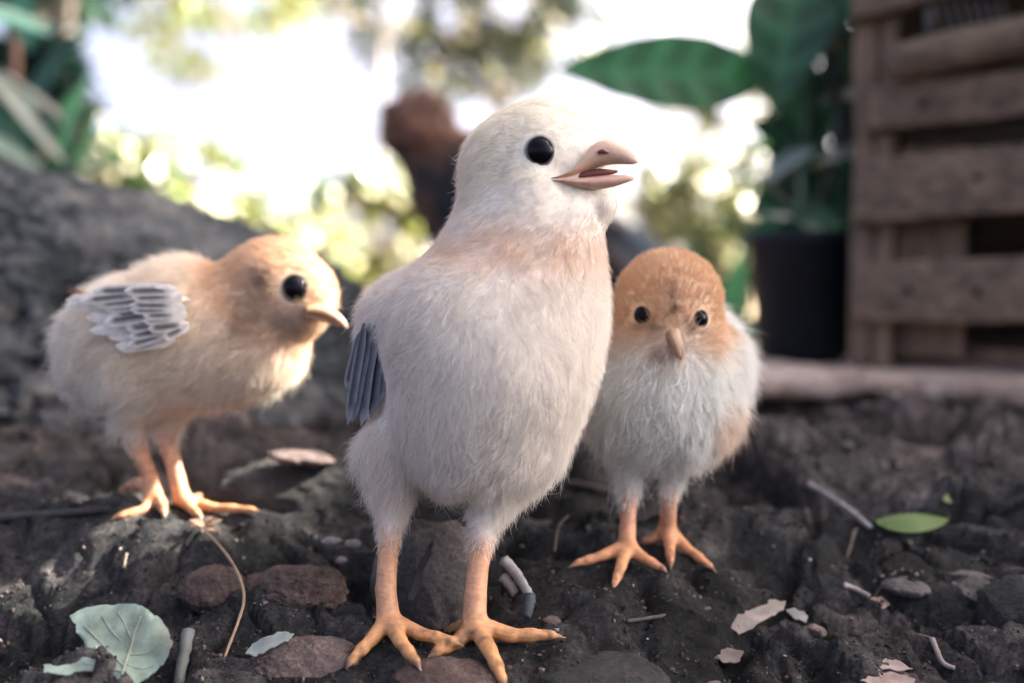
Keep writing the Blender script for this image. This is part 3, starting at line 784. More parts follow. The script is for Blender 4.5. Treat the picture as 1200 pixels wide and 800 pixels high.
for row, (nq, A0, A1, B0, B1, wd, ce, cm, off) in enumerate([
        (11, (176, 344, -84), (205, 398, -78), (74, 348, -58), (140, 408, -74), 14, (.86, .81, .75), (.74, .71, .67), 5),
        (10, (196, 338, -86), (216, 388, -80), (106, 342, -74), (158, 402, -80), 12, (.86, .82, .77), (.02, .026, .034), 7),
        (9, (214, 340, -84), (226, 384, -80), (150, 342, -84), (182, 394, -84), 11, (.86, .81, .75), (.03, .036, .045), 8)]):
    for q in range(nq):
        f_ = q / (nq - 1); a = np.array(A0) * (1 - f_) + np.array(A1) * f_; b_ = np.array(B0) * (1 - f_) + np.array(B1) * f_
        j = rng.normal(0, 1, 6); jc = 1 + .18 * j[5]
        feather('feather', wing, W(*(a + j[:3] * (1.5, 1.5, 0))) + wn * (off - 2 + 1.6 * (1 - f_)) * s0, W(*(b_ + (j[3] * 8, j[4] * 3, 0))) + wn * (off - 1 + 1.6 * (1 - f_)) * s0, wn, wd * (1 + .15 * j[2]) * s0, np.array(ce) * (1 - .06 * abs(j[5])), np.array(cm) * jc, .03, .10 + .14 * abs(j[4]), .9)
mb = MB(); tube(mb, spline([W(100, 345, -30), W(90, 340, -30), W(78, 344, -26)], 6), np.array([4, 5, 5, 4, 3, 1]) * s0, 8, (.30, .17, .09), .5); mb.build('tail_tuft', M['feather'], left)

# ---- right chick
def col_right(V, Nn, W, s0, eye):
    hc = W(783, 358); dh = np.linalg.norm(V - hc, axis=1) / s0
    head = sstep(98, 66, dh + 7 * vnoise(V * 170, 15)) * sstep(W(0, 440, -40)[2], W(0, 402, -40)[2], V[:, 2])
    c = lerp((.82, .82, .79), (.67, .46, .30), head)
    line = np.exp(-((V[:, 0] - W(788, 340, -60)[0] + .0006 * vnoise(V * 180, 67)) / (4.5 * s0)) ** 2) * head * sstep(W(0, 385, -60)[2], W(0, 372, -60)[2], V[:, 2]) * sstep(W(0, 318, -60)[2], W(0, 334, -60)[2], V[:, 2]) * (Nn[:, 1] < -.1) * np.clip(.45 + .5 * vnoise(V * 500, 66), 0, .8)
    c = c * (1 - line[:, None]) + np.array([.16, .08, .05]) * line[:, None]
    for (px, py, r_, a_, cc) in ((735, 395, 14, .6, (.7, .55, .42)), (770, 405, 12, .7, (.62, .52, .44)), (812, 398, 12, .6, (.68, .56, .45)), (790, 380, 10, .5, (.72, .5, .3)), (772, 412, 8, .6, (.2, .13, .1)), (770, 384, 9, .7, (.26, .16, .10)), (808, 385, 8, .7, (.26, .16, .10)), (752, 384, 7, .5, (.3, .19, .12)), (826, 386, 7, .5, (.3, .19, .12)), (744, 352, 9, .4, (.75, .6, .45)), (826, 352, 8, .4, (.72, .55, .4))):
        wgt = np.exp(-((V[:, 0] - W(px, py, -60)[0]) ** 2 + (V[:, 2] - W(px, py, -60)[2]) ** 2) / (r_ * s0) ** 2) * a_ * (Nn[:, 1] < 0)
        c = c * (1 - wgt[:, None]) + np.array(cc) * wgt[:, None]
    side = sstep(818, 840, V[:, 0] * F / D_RIGHT + 600) * sstep(W(0, 450)[2], W(0, 480)[2], V[:, 2]) * .7
    c = c * (1 - side[:, None]) + np.array([.76, .58, .46]) * side[:, None]
    return c, lambda V_: lerp((.54, .30, .21), (.62, .29, .14), sstep(W(0, 580)[2], W(0, 640)[2], V_[:, 2]))
col_right.lid0 = (.05, .04, .035); col_right.lid1 = (.26, .17, .11)
def flow_right(R, W, s0):
    bk = W(793, 405, -70); d = R - bk; d /= np.linalg.norm(d, axis=1)[:, None]
    hd = sstep(90, 66, np.linalg.norm(R - W(783, 360), axis=1) / s0)[:, None]
    return d * (.2 + hd) + np.array([0, .1, -1]) * (1 - hd)
def len_right(V, Nn, W, s0):
    hd = sstep(94, 70, np.linalg.norm(V - W(783, 358), axis=1) / s0)
    return .0060 * (1 - hd) + .0025 * hd, .62 * np.ones(len(V)), np.full(len(V), .00006)
right, W, s0, hit, bv = make_chick('right', D_RIGHT,
    [(783, 354, 0, 61, 12), (786, 380, -14, 46, 18), (775, 400, -8, 42, 20), (800, 390, -6, 40, 20),
     (775, 445, 12, 76, 34), (765, 480, 8, 62, 30), (800, 480, 10, 54, 28), (785, 440, 70, 84, 40), (795, 420, 120, 74, 40),
     (828, 428, 40, 40, 24), (832, 486, 30, 30, 18), (722, 440, 24, 40, 26), (718, 478, 18, 32, 20), (740, 500, 0, 34, 20), (785, 508, 2, 32, 20)],
    [((742, 515, 0, 26), (738, 556, -2, 13), 14), ((786, 518, 6, 24), (787, 556, 8, 12), 14)],
    [([(738, 550, -2, 11), (737, 590, -8, 9.5), (735, 622, -16, 9.5)], 0), ([(787, 550, 8, 11), (785, 580, 10, 9.5), (783, 603, 12, 9.5)], 1)],
    (760, 645, .250), 'orange headed chick facing us with head bowed, right of the upright one', col_right, flow_right, len_right, 60000,
    [(752, 369, 13, .68), (822, 373, 12, .68)], .0007, [(792, 396, -66, 9)])
sd = np.array([1., 0, 0])
beak_half('upper_beak', right, W, s0, [(788, 376, 392, -50, 11), (790, 382, 401, -61, 10.5), (793, 392, 411, -70, 8.5), (796, 404, 418, -76, 5.5), (798, 416, 421.5, -78, 1.5)], sd, (.52, .34, .21), (.56, .40, .29), (.28, .165, .105))
beak_half('lower_beak', right, W, s0, [(788, 392, 404, -46, 13), (791, 402, 412, -58, 10), (795, 412, 419, -68, 6), (796, 418, 421, -72, 1.5)], sd, (.5, .3, .22), (.6, .42, .34))

# ------------------------------------------------------------------ mother hen behind, out of focus
dh = .95; sh = dh / F
hp = []
def HW(px, py, dz=0): return P(px, py, dh + dz * sh)
for (px, py, dz, r, k) in [(492, 152, 10, 46, 14), (475, 150, 20, 30, 14), (505, 200, 10, 34, 16), (520, 235, 8, 34, 20), (560, 190, 10, 40, 20), (560, 250, 0, 62, 30), (610, 290, 0, 80, 36), (665, 310, 0, 74, 36), (715, 318, 0, 56, 30), (745, 312, 0, 34, 20), (760, 330, 0, 26, 16), (772, 352, -4, 20, 12), (776, 372, -6, 17, 10)]:
    p = HW(px, py, dz); hp.append(capsule(p, p + 1e-5, r * sh, r * sh, k * sh))
gzh = float(ground(HW(620, 400)[0], HW(620, 400)[1])[0])
for px in (600, 655):
    a = HW(px, 360); b_ = HW(px + 4, 400); c_ = np.array([b_[0], b_[1], gzh + .006])
    hp += [capsule(a, b_, 26 * sh, 12 * sh, 10 * sh), capsule(b_, c_, 7 * sh, 7 * sh, 4 * sh)]
    for dx, dy in ((.03, -.02), (.0, -.04), (-.03, -.02), (0, .025)): hp.append(capsule(c_, c_ + (dx, dy, -.003), .006, .003, .004))
G, lo = sdf_grid(hp, .003, .02); Vh, Fh = surface_nets(G, lo, .003); Vh = smooth_mesh(Vh, Fh, 2)
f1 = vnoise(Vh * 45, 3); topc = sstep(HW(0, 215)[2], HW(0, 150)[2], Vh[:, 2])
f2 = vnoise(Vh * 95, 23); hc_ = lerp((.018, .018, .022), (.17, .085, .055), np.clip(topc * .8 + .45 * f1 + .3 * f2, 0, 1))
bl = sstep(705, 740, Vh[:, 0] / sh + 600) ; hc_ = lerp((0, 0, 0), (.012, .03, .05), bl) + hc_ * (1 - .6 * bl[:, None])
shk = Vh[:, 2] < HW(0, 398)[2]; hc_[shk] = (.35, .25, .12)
hb = HW(628, 400); hb[2] = gzh
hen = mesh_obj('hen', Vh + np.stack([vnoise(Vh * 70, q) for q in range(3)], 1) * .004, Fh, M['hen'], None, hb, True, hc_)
tag(hen, 'dark brown hen foraging behind the chicks with raised tail', 'hen')
mb = MB()
for q in range(7): leaf(mb, HW(505 + 3 * q, 200 - 4 * q, 0), HW(450 + 11 * q, 128 - 3 * (3 - abs(q - 3)), 6) - HW(505 + 3 * q, 200 - 4 * q, 0), np.array([0, -1, .2]), .066, .03, .1, .2, 6, (.12, .06, .042))
mb.build('tail', M['hen'], hen)
mb = MB(); tube(mb, [HW(776, 376, -14), HW(780, 388, -22), HW(784, 398, -26)], np.array([8, 6, 1]) * sh, 8, (.3, .2, .08)); mb.build('beak', M['beak'], hen)
mb = MB(); tube(mb, [HW(768, 352, -16), HW(774, 362, -24), HW(778, 372, -24)], np.array([3, 5, 3]) * sh, 8, (.45, .05, .03), .5); mb.build('comb', M['beak'], hen)

# ------------------------------------------------------------------ rocks
def rock(name, label, cat, centre, rad, rot, seed, mat, amp=.16, freq=2.2, sub=5, ridged=False, group=None, flat_bottom=None, parent=None, cell=0):
    bm = bmesh.new(); bmesh.ops.create_icosphere(bm, subdivisions=sub, radius=1)
    v = np.array([x.co[:] for x in bm.verts]); f = np.array([[x.index for x in q.verts] for q in bm.faces]); bm.free()
    o = np.array([seed * 3.1, seed * 1.7, seed * .9]); ra_ = np.array(rad, float); vn = v * ra_ / np.prod(ra_) ** (1 / 3)
    dsp = 1 + amp * fbm(vn * freq + o, 5, seed, .55) + (amp * .6 * fbm(vn * freq * 1.7 + o, 3, seed + 9, .5, True) if ridged else 0)
    if cell: dsp = dsp + cell * fbm(vn * freq * 5 + o, 4, seed + 4, .6, True)
    # blunt the ball into facets
    rs = np.random.default_rng(seed)
    for _ in range(7):
        nrm = rs.normal(size=3); nrm /= np.linalg.norm(nrm); lim = rs.uniform(.68, .95)
        h = (v * dsp[:, None]) @ nrm; over = np.clip(h - lim, 0, None); dsp = dsp - over * .8 * np.clip(v @ nrm, 0, 1)
    q = v * dsp[:, None] * np.array(rad)
    R = np.array(Matrix.Rotation(rot[2], 3, 'Z') @ Matrix.Rotation(rot[1], 3, 'Y') @ Matrix.Rotation(rot[0], 3, 'X'))
    q = q @ R.T + centre
    b0 = np.array(centre, float); b0[2] = q[:, 2].min()
    ob = mesh_obj(name, q, f, mat, None, b0, True)
    return tag(ob, label, cat, group)

def rock_px(name, label, px, py, rx, ry, d, mat, seed, deep=None, amp=.2, freq=2.2, sub=5, group=None, rotz=0., roty=0., cat='stone', cell=0, ridged=False):
    s = d / F; dp = deep if deep is not None else rx * .8
    return rock(name, label, cat, P(px, py, d + dp * s * .4), (rx * s, dp * s, ry * s), (0, roty, rotz), seed, mat, amp, freq, sub, ridged, group, cell=cell)

rock_px('boulder', 'big rounded grey boulder with pitted face behind the side-on chick', 85, 398, 370, 212, .40, M['boulder'], 3, 170, .13, 2.0, 7, roty=.10, cat='boulder', cell=.17)
rock_px('rock', 'dark smooth rock hump between the side-on chick and the upright chick', 385, 625, 160, 96, .280, M['darkrock'], 5, 90, .14, 1.6, 6, roty=.04, cat='rock', cell=.03)
rock_px('rock', 'grey slanted rock with a split, between the legs of the upright chick', 505, 690, 72, 88, .236, M['greyrock'], 11, 60, .16, 1.7, 6, roty=-.35, cat='rock', cell=.01)
rock_px('clod', 'crumbly brown clod behind the dry stalk, its wide right lobe', 345, 692, 62, 27, .228, M['clod'], 21, 50, .22, 2.4, 6, cat='clod', cell=.10)
rock_px('clod', 'crumbly brown clod touching the dry stalk, narrower and grey topped', 252, 692, 40, 29, .229, M['clod'], 22, 34, .2, 2.4, 6, cat='clod', cell=.10)
rock_px('clod', 'pitted pink clod under the outer toe of the upright chick', 362, 782, 72, 34, .206, M['pinkstone'], 23, 50, .22, 2.2, 6, cat='clod', cell=.08)
rock_px('clod', 'flat reddish clod between the two feet of the upright chick', 522, 797, 62, 22, .198, M['clod'], 24, 40, .15, 2.0, 6, cat='clod', cell=.07)
rock_px('stone', 'flat pink stone lying at the picture edge below the side-on chick', 72, 640, 62, 15, .264, M['pinkstone'], 25, 60, .2, 2.2, 5, roty=-.08)
rock_px('stone', 'small pink stone cut off by the edge beside the flat pink one', 4, 648, 20, 13, .262, M['pinkstone'], 26, 24, .2, 2.2, 5)
rock_px('rock', 'dark split rock on the far right behind the pebbly soil', 1192, 722, 46, 44, .226, M['darkrock'], 27, 60, .22, 2.0, 6, cat='rock', cell=.02)
rock_px('rock', 'broad dark rock in front of the outer toe of the upright chick', 690, 812, 100, 52, .205, M['darkrock'], 28, 70, .14, 1.8, 6, cat='rock', cell=.014)
rock_px('stone', 'dusty pink clod in the rubble, largest one below the slab', 1075, 548, 66, 30, .35, M['pinkstone'], 29, 60, .22, 2.2, 6, cell=.04)
rock_px('stone', 'pink wedge stone in the rubble left of the largest pink clod', 1004, 574, 20, 12, .33, M['pinkstone'], 30, 20, .2, 2., 4)
rock_px('stone', 'grey pink stone next to the pink wedge stone in the rubble', 962, 572, 18, 10, .33, M['greyrock'], 31, 18, .2, 2., 4)
rock_px('pebble', 'round white pebble on the rubble right of the bowed chick', 917, 539, 9, 8, .335, M['pebble'], 32, 9, .12, 2., 4, cat='pebble')
rock_px('stone', 'pale pink slab in the rubble between bowed chick and white pebble', 884, 545, 36, 13, .345, M['pinkstone'], 33, 40, .2, 2., 5)
rock_px('stone', 'blue grey flat stone under the bent twig end on the right', 1062, 687, 28, 10, .238, M['greyrock'], 34, 26, .2, 2., 5)
rock_px('stone', 'pale grey cracked stone by the dark split rock', 1140, 690, 46, 20, .24, M['greyrock'], 35, 40, .22, 2., 5, roty=.2)
rock_px('stone', 'pale pinkish flat stone lying on top of the dark hump', 350, 536, 44, 8, .277, M['pinkstone'], 36, 24, .2, 2.2, 5, roty=.12)

# ---- scattered small stones, each its own: shared meshes, copied in a loop
protos = []
for q in range(6):
    ob = rock('pebble', 'small stone lying loose on the dark soil', 'pebble', (0, 0, 0), (.0022, .0019, .0013), (0, 0, 0), 60 + q, M[['pebble', 'greyrock', 'pinkstone', 'clod', 'greyrock', 'pinkstone'][q]], .25, 2., 3, group='small loose stones on the soil')
    protos.append(ob.data); bpy.data.objects.remove(ob)
def scatter_pebble(x, y, s, k):
    o = bpy.data.objects.new('pebble', protos[k]); COL.objects.link(o)
    o.location = (x, y, float(ground(x, y)[0]) - .0014 * s + .0004 * s); o.scale = (s, s, s); o.rotation_euler = (rng.uniform(-.3, .3), rng.uniform(-.3, .3), rng.uniform(0, 6.28))
    tag(o, 'small stone lying loose among soil crumbs', 'pebble', 'small loose stones on the soil')
cnt = 0
while cnt < 64:
    y = rng.uniform(.19, .47); x = rng.uniform(-.6, .62) * y
    if y < .3 and rng.random() < .45: continue
    if np.min(np.hypot(FOOT[:, 0] - x, FOOT[:, 1] - y)) < .008: continue
    s_ = float(np.exp(rng.normal(-.35, .42))) * (1.0 if y < .3 else 1.6)
    scatter_pebble(x, y, min(s_, 3), int(rng.integers(0, 6))); cnt += 1

# ---- crumbs of soil that nobody could count
ico = bmesh.new(); bmesh.ops.create_icosphere(ico, subdivisions=1, radius=1)
iv = np.array([x.co[:] for x in ico.verts]); iff = np.array([[x.index for x in q.verts] for q in ico.faces]); ico.free()
NC = 30000
cy = rng.uniform(.165, .50, NC) ** 1.0; cx = rng.uniform(-.64, .66, NC) * cy
cz = ground(cx, cy); cr = np.minimum(np.exp(rng.normal(-7.95, .55, NC)), .0008) * (.75 + .8 * sstep(.28, .42, cy))
vv = iv[None] * (1 + rng.uniform(-.4, .35, (NC, 12, 1))) * (cr[:, None] * rng.uniform(.6, 1.3, (NC, 3)))[:, None, :]
vv += np.stack([cx, cy, cz + cr * .15], 1)[:, None, :]
ff = (iff[None] + 12 * np.arange(NC)[:, None, None]).reshape(-1, 3)
pal = np.array([(.035, .033, .033), (.05, .045, .043), (.09, .07, .065), (.16, .12, .11), (.03, .035, .04), (.30, .27, .25)])
cc = pal[rng.choice(6, NC, p=[.3, .25, .2, .12, .1, .03])] * rng.uniform(.7, 1.3, (NC, 1))
cr_o = mesh_obj('soil_crumbs', vv.reshape(-1, 3), ff, M['crumb'], None, (0, .2, 0), False, np.repeat(cc, 12, 0))
tag(cr_o, 'fine crumbs of dark soil strewn over the ground', 'soil', kind='stuff')

# ------------------------------------------------------------------ leaves, twigs and stalks on the soil
def plane_pt(px, py, o, n):
    dv = P(px, py, 1.) - CAM; return CAM + dv * (np.dot(o - CAM, n) / np.dot(dv, n))
def flat_piece(name, label, cat, outline, d, nrm, col_in, thick=.0004, wav=.0006, mat='dry', group=None, veins=None, vcol=None, colfun=None, seed=1, rest=True):
    """a thin curled piece: outline seen in the picture, lying on the plane with normal nrm at distance d"""
    nrm = np.array(nrm, float); nrm /= np.linalg.norm(nrm); cpx = np.mean(outline, 0)
    ol = np.array(outline, float); nx_ = np.roll(ol, -1, 0); rs = np.random.default_rng(seed + 100)      # torn, uneven rim
    outline = [tuple(a + (b_ - a) * f_ + (rs.normal(0, .045, 2) * np.linalg.norm(b_ - a) if f_ else 0)) for a, b_ in zip(ol, nx_) for f_ in (0, .3, .6, .85)]
    if rest:
        for _ in range(3):
            o = P(*cpx, d); d += float(np.percentile([depth(onground(x, y)) - depth(plane_pt(x, y, o, nrm)) for x, y in outline], 12)) - .0003
    o = P(*cpx, d)
    pts = [plane_pt(x, y, o, nrm) for x, y in outline]
    bm = bmesh.new(); vs = [bm.verts.new(p) for p in pts]; bm.faces.new(vs)
    bmesh.ops.triangulate(bm, faces=bm.faces[:])
    for _ in range(3): bmesh.ops.subdivide_edges(bm, edges=bm.edges[:], cuts=1, use_grid_fill=True)
    bmesh.ops.recalc_face_normals(bm, faces=bm.faces[:])
    v = np.array([x.co[:] for x in bm.verts]); f = [[x.index for x in q.verts] for q in bm.faces]
    bm.verts.index_update(); f = [[x.index for x in q.verts] for q in bm.faces]; bm.free()
    v = v + nrm * (vnoise(v * 90, seed) * wav * 1.6 + vnoise(v * 260, seed + 1) * wav * .5)[:, None]
    n = len(v); v2 = np.concatenate([v + nrm * thick / 2, v - nrm * thick / 2])
    ed = {}
    for q in f:
        for a, b_ in zip(q, q[1:] + q[:1]): ed.setdefault((min(a, b_), max(a, b_)), []).append((a, b_))
    f2 = f + [[i + n for i in q[::-1]] for q in f] + [[e[0][1], e[0][0], e[0][0] + n, e[0][1] + n] for e in ed.values() if len(e) == 1]
    c = np.broadcast_to(np.array(col_in), (n, 3)) * (1 + .22 * vnoise(v * 150, seed + 5)[:, None])
    if colfun: c = colfun(v, c, o, nrm)
    b0 = o.copy()
    ob = mesh_obj(name, v2, f2, M[mat], None, b0, True, np.concatenate([c, c]))
    tag(ob, label, cat, group)
    if veins:
        mb = MB()
        for q in veins:
            pp = spline([plane_pt(x, y, o, nrm) + nrm * .0003 for x, y in q[0]], 12)
            pp = pp + nrm * (vnoise(pp * 90, seed) * wav * 1.6 + vnoise(pp * 260, seed + 1) * wav * .5)[:, None]
            tube(mb, pp, np.linspace(q[1], q[1] * .5, 12), 6, vcol)
        mb.build('vein', M[mat], ob)
    return ob
flat_piece('fallen_leaf', 'large pale green dead leaf with a bite missing, in the bottom left corner', 'leaf',
    [(80, 720), (100, 711), (125, 707), (148, 708), (168, 713), (186, 724), (198, 740), (203, 754), (197, 768), (184, 782), (170, 794), (156, 804), (142, 806), (138, 796), (131, 786), (118, 783), (100, 784), (76, 789), (50, 786), (51, 777), (72, 777), (88, 775), (97, 768), (100, 758), (96, 747), (88, 738), (88, 730)],
    .208, (.1, -.74, .66), (.27, .35, .29), .0003, .0016, 'dry', veins=[([(140, 802), (147, 770), (158, 742), (166, 724)], .00032), ([(144, 778), (122, 756), (98, 732)], .00022), ([(143, 786), (118, 778), (96, 776)], .00018), ([(150, 764), (172, 762), (190, 752)], .00018), ([(155, 750), (146, 730), (138, 716)], .00016), ([(152, 758), (132, 740), (120, 722)], .00015), ([(147, 776), (166, 780), (180, 776)], .00015)], vcol=(.31, .34, .27), seed=4,
    colfun=lambda v, c, o, nrm: c * (1 - .55 * np.clip(sstep(.25, .6, vnoise(v * 70, 33)), 0, 1)[:, None]) + np.array([.25, .19, .14]) * .55 * np.clip(sstep(.25, .6, vnoise(v * 70, 33)), 0, 1)[:, None])
flat_piece('dry_leaf', 'torn beige leaf scrap on the soil in front of the bowed chick', 'leaf', [(852, 733), (862, 716), (885, 712), (905, 702), (921, 703), (918, 714), (900, 724), (880, 736), (866, 742)], .226, (0, -.5, .86), (.29, .25, .22), seed=8)
flat_piece('dry_leaf', 'small brown leaf flake below the torn beige scrap', 'leaf', [(838, 765), (852, 757), (872, 763), (866, 775), (846, 776)], .214, (0, -.45, .9), (.22, .18, .16), seed=9)
flat_piece('dry_leaf', 'thin grey leaf sliver right of the torn beige scrap', 'leaf', [(920, 716), (930, 714), (946, 724), (944, 732), (930, 726)], .227, (.1, -.45, .9), (.26, .25, .24), seed=10)
flat_piece('bark_flake', 'upper pinkish bark flake at the bottom edge, right of centre', 'bark', [(1020, 775), (1038, 769), (1052, 771), (1070, 781), (1052, 784), (1034, 783)], .208, (0, -.5, .86), (.30, .24, .21), seed=12)
flat_piece('bark_flake', 'lower pinkish bark flake at the bottom edge, right of centre', 'bark', [(1006, 800), (1026, 790), (1046, 786), (1072, 795), (1070, 806), (1030, 808)], .203, (0, -.5, .86), (.31, .235, .205), seed=13)
flat_piece('bark_flake', 'greenish white flake leaning on the pitted pink clod', 'bark', [(288, 766), (296, 755), (315, 747), (336, 741), (346, 744), (338, 752), (318, 760), (300, 770)], .207, (-.2, -.6, .7), (.36, .40, .36), seed=14, rest=False)
flat_piece('bark_flake', 'pale flake on the mid right soil beside a straw piece', 'bark', [(1020, 700), (1034, 697), (1044, 706), (1036, 712), (1024, 706)], .23, (0, -.5, .86), (.34, .24, .2), seed=15)
flat_piece('dry_leaf', 'dark upright leaf blade leaning on the slanted rock between the legs', 'leaf', [(478, 702), (486, 672), (498, 645), (507, 632), (506, 648), (496, 676), (484, 704)], .222, (.1, -.95, .3), (.045, .042, .042), seed=16, rest=False)
# green leaf on the right: cupped blade
mb = MB()
a = onground(1026, 624, .001); b_ = onground(1112, 622, .001)
leaf(mb, a, b_ - a, np.array([0, -.2, .98]), np.linalg.norm(b_ - a), .012, -.04, -.5, 10, (.12, .20, .05), .9, 3)
for kk, vv_ in enumerate(mb.v[0]): vv_[2] += .0022 * math.sin(math.pi * min(1, max(0, (vv_[0] - a[0]) / (b_[0] - a[0]))))
gl = mb.build('green_leaf', M['leaf'], None, a); tag(gl, 'small bright green leaf lying on the soil at right', 'leaf')
mb = MB(); a = onground(1106, 592, .0008); leaf(mb, a, np.array([1, .1, .2]), np.array([0, -.6, .8]), .0042, .0032, .1, .2, 5, (.33, .34, .10)); tag(mb.build('leaf_scrap', M['leaf'], None, a), 'tiny yellow green leaf scrap beyond the small green leaf', 'leaf')

def stick(name, label, cat, px, rad, col, n=14, lift=.0012, mat='dry', pts=None, jit=.25, ns=8):
    pp = pts if pts is not None else [onground(x, y, lift) for x, y in px]
    q = spline(pp, n); mb = MB(); tube(mb, q, np.asarray(rad) if np.ndim(rad) else np.linspace(rad, rad * .75, n), ns, col, 1., jit)
    return tag(mb.build(name, M[mat], None, q[0]), label, cat)
stick('twig', 'straight pale grey twig pointing at the small green leaf', 'twig', [(948, 581), (985, 604), (1020, 627)], .0011, (.26, .25, .25), lift=.002)
stick('twig', 'bent grey twig standing beside the upright chick, upper piece', 'twig', None, .0014, (.30, .29, .28), pts=[P(590, 655, .226), P(602, 668, .225), P(613, 684, .2235), P(620, 696, .222)])
stick('twig', 'dark blue grey twig stub at the foot of the bent grey twig', 'twig', None, .0015, (.06, .075, .085), pts=[P(621, 697, .221), P(620, 708, .2195), P(617, 722, .218)])
stick('twig', 'short pale chip left of the bent grey twig', 'twig', None, .0013, (.26, .24, .22), pts=[P(589, 675, .226), P(597, 684, .225), P(603, 695, .224)])
stick('twig', 'grey broken twig standing right of the bitten leaf', 'twig', None, .0015, (.16, .17, .165), pts=[P(221, 738, .209), P(216, 764, .206), P(208, 806, .203)])
stick('stalk', 'thin dry stalk curving down past the crumbly clods', 'grass stalk', None, .00042, (.36, .25, .17), n=30, pts=[P(240, 622, .243), P(262, 645, .236), P(279, 672, .226), P(286, 700, .220), P(279, 728, .214), P(266, 762, .208), P(254, 800, .202)])
stick('root', 'thin dark root crossing the soil in front of the bowed chick', 'root', [(735, 736), (770, 728), (832, 716)], .0005, (.10, .085, .08), lift=.0008)
stick('stalk', 'curled straw upright on the soil between the upright chick and the bowed chick', 'grass stalk', None, .0004, (.32, .27, .21), pts=[P(650, 645, .250), P(652, 628, .249), P(656, 614, .248), P(666, 604, .247)])
stick('straw', 'short pale straw piece lying on the mid right soil', 'straw', [(989, 692), (1003, 699), (1018, 708)], .0008, (.34, .30, .27), lift=.001)
stick('straw', 'pale split straw at the bottom right beyond the bark flakes', 'straw', [(1092, 762), (1104, 780), (1118, 800)], .0007, (.33, .28, .25), lift=.001)
stick('stick', 'long dark stick lying flat behind the feet of the bowed chick', 'stick', [(598, 560), (680, 574), (760, 590)], .0016, (.06, .05, .048), lift=.001)
stick('stick', 'dark half buried stick left of the side-on chick at mid height', 'stick', [(-8, 612), (60, 606), (128, 602)], .0013, (.055, .055, .056), lift=.0006)
# dry star-shaped seed husk where the stalk begins
mb = MB(); c0 = onground(240, 628, .002)
for q in range(7):
    a = q * .9 + .3; leaf(mb, c0, np.array([math.cos(a), .5 * math.sin(a) - .2, .35 + .4 * math.sin(a * 2)]), np.array([0, -.5, .8]), rng.uniform(.0025, .0055), .0022, .3, .3, 5, (.36, .23, .16))
tag(mb.build('seed_husk', M['dry'], None, c0), 'splayed dry orange husk below the long toe of the side-on chick', 'seed husk')
for k_, (px, py, lab) in enumerate([(388, 634, 'larger bluish white dropping on the dark hump'), (400, 656, 'pale pink chip below the white dropping on the dark hump'), (414, 637, 'smaller bluish white dropping beside the larger one on the dark hump')]):
    rock_px('chip', lab, px, py, (13, 7, 11)[k_], (5, 4, 5)[k_], .2445, M['pebble'], 80 + k_, 8, .3, 2.5, 3, cat='chip')
# moss-grey straw litter: single bits on the soil
bits = []
for q in range(24):
    y = rng.uniform(.185, .44); x = rng.uniform(-.58, .6) * y; a = rng.uniform(0, math.pi); L = rng.uniform(.004, .011)
    if np.min(np.hypot(FOOT[:, 0] - x, FOOT[:, 1] - y)) < .007: continue
    pp = [np.array([x + L * u * math.cos(a), y + L * u * math.sin(a), 0]) for u in (-.5, 0, .5)]
    for p in pp: p[2] = float(ground(p[0], p[1])[0]) + .0007
    mb = MB(); tube(mb, spline(pp, 5), rng.uniform(.00022, .0005), 5, np.array([.26, .21, .17]) * rng.uniform(.5, 1.4), .5, .3)
    tag(mb.build('straw', M['dry'], None, pp[1]), 'short bit of straw lying among soil crumbs', 'straw', 'bits of straw on the soil')

# ------------------------------------------------------------------ stone slab and wooden crate on the right
def slab():
    outline_top = []
    zt = .044
    xs = np.linspace(.085, .62, 60); yb = 1.0
    front_y = .458 + .012 * fbm(np.stack([xs * 9, xs * 0, xs * 0], 1), 4, 3) - .02 * sstep(.17, .25, xs)
    V = []; Fc = []
    rows = 14
    for k, x in enumerate(xs):
        prof = [(0, -.013), (-.003, -.009), (-.0025, -.003), (0, -.0006), (.004, 0)] + [(.004 + (yb - .465) * (q / 9) ** 2, 0) for q in range(1, 10)]
        for (dy, dz) in prof:
            y = front_y[k] + dy + .0015 * math.sin(k * 1.3 + dz * 900)
            V.append((x, y, zt + dz + .0012 * math.sin(x * 40 + y * 30)))
    n = len(prof)
    V = np.array(V); V[:, 2] += vnoise(V * 70, 2) * .0018 + vnoise(V * 220, 3) * .0008
    V[:, 1] += vnoise(V * 90, 6) * .002
    for k in range(len(xs) - 1):
        for j in range(n - 1): Fc.append((k * n + j, (k + 1) * n + j, (k + 1) * n + j + 1, k * n + j + 1))
    low = V.copy(); low[:, 2] = zt - .013; nb = len(V)
    for k in range(len(xs) - 1): Fc.append((k * n, nb + k * n + n - 1, nb + (k + 1) * n + n - 1, (k + 1) * n))
    ob = mesh_obj('stone_slab', np.concatenate([V, low]), Fc, M['slab'], None, (.35, .55, .03), True)
    return tag(ob, 'flat pinkish stone slab with ragged front edge under the crate', 'slab')
slab()

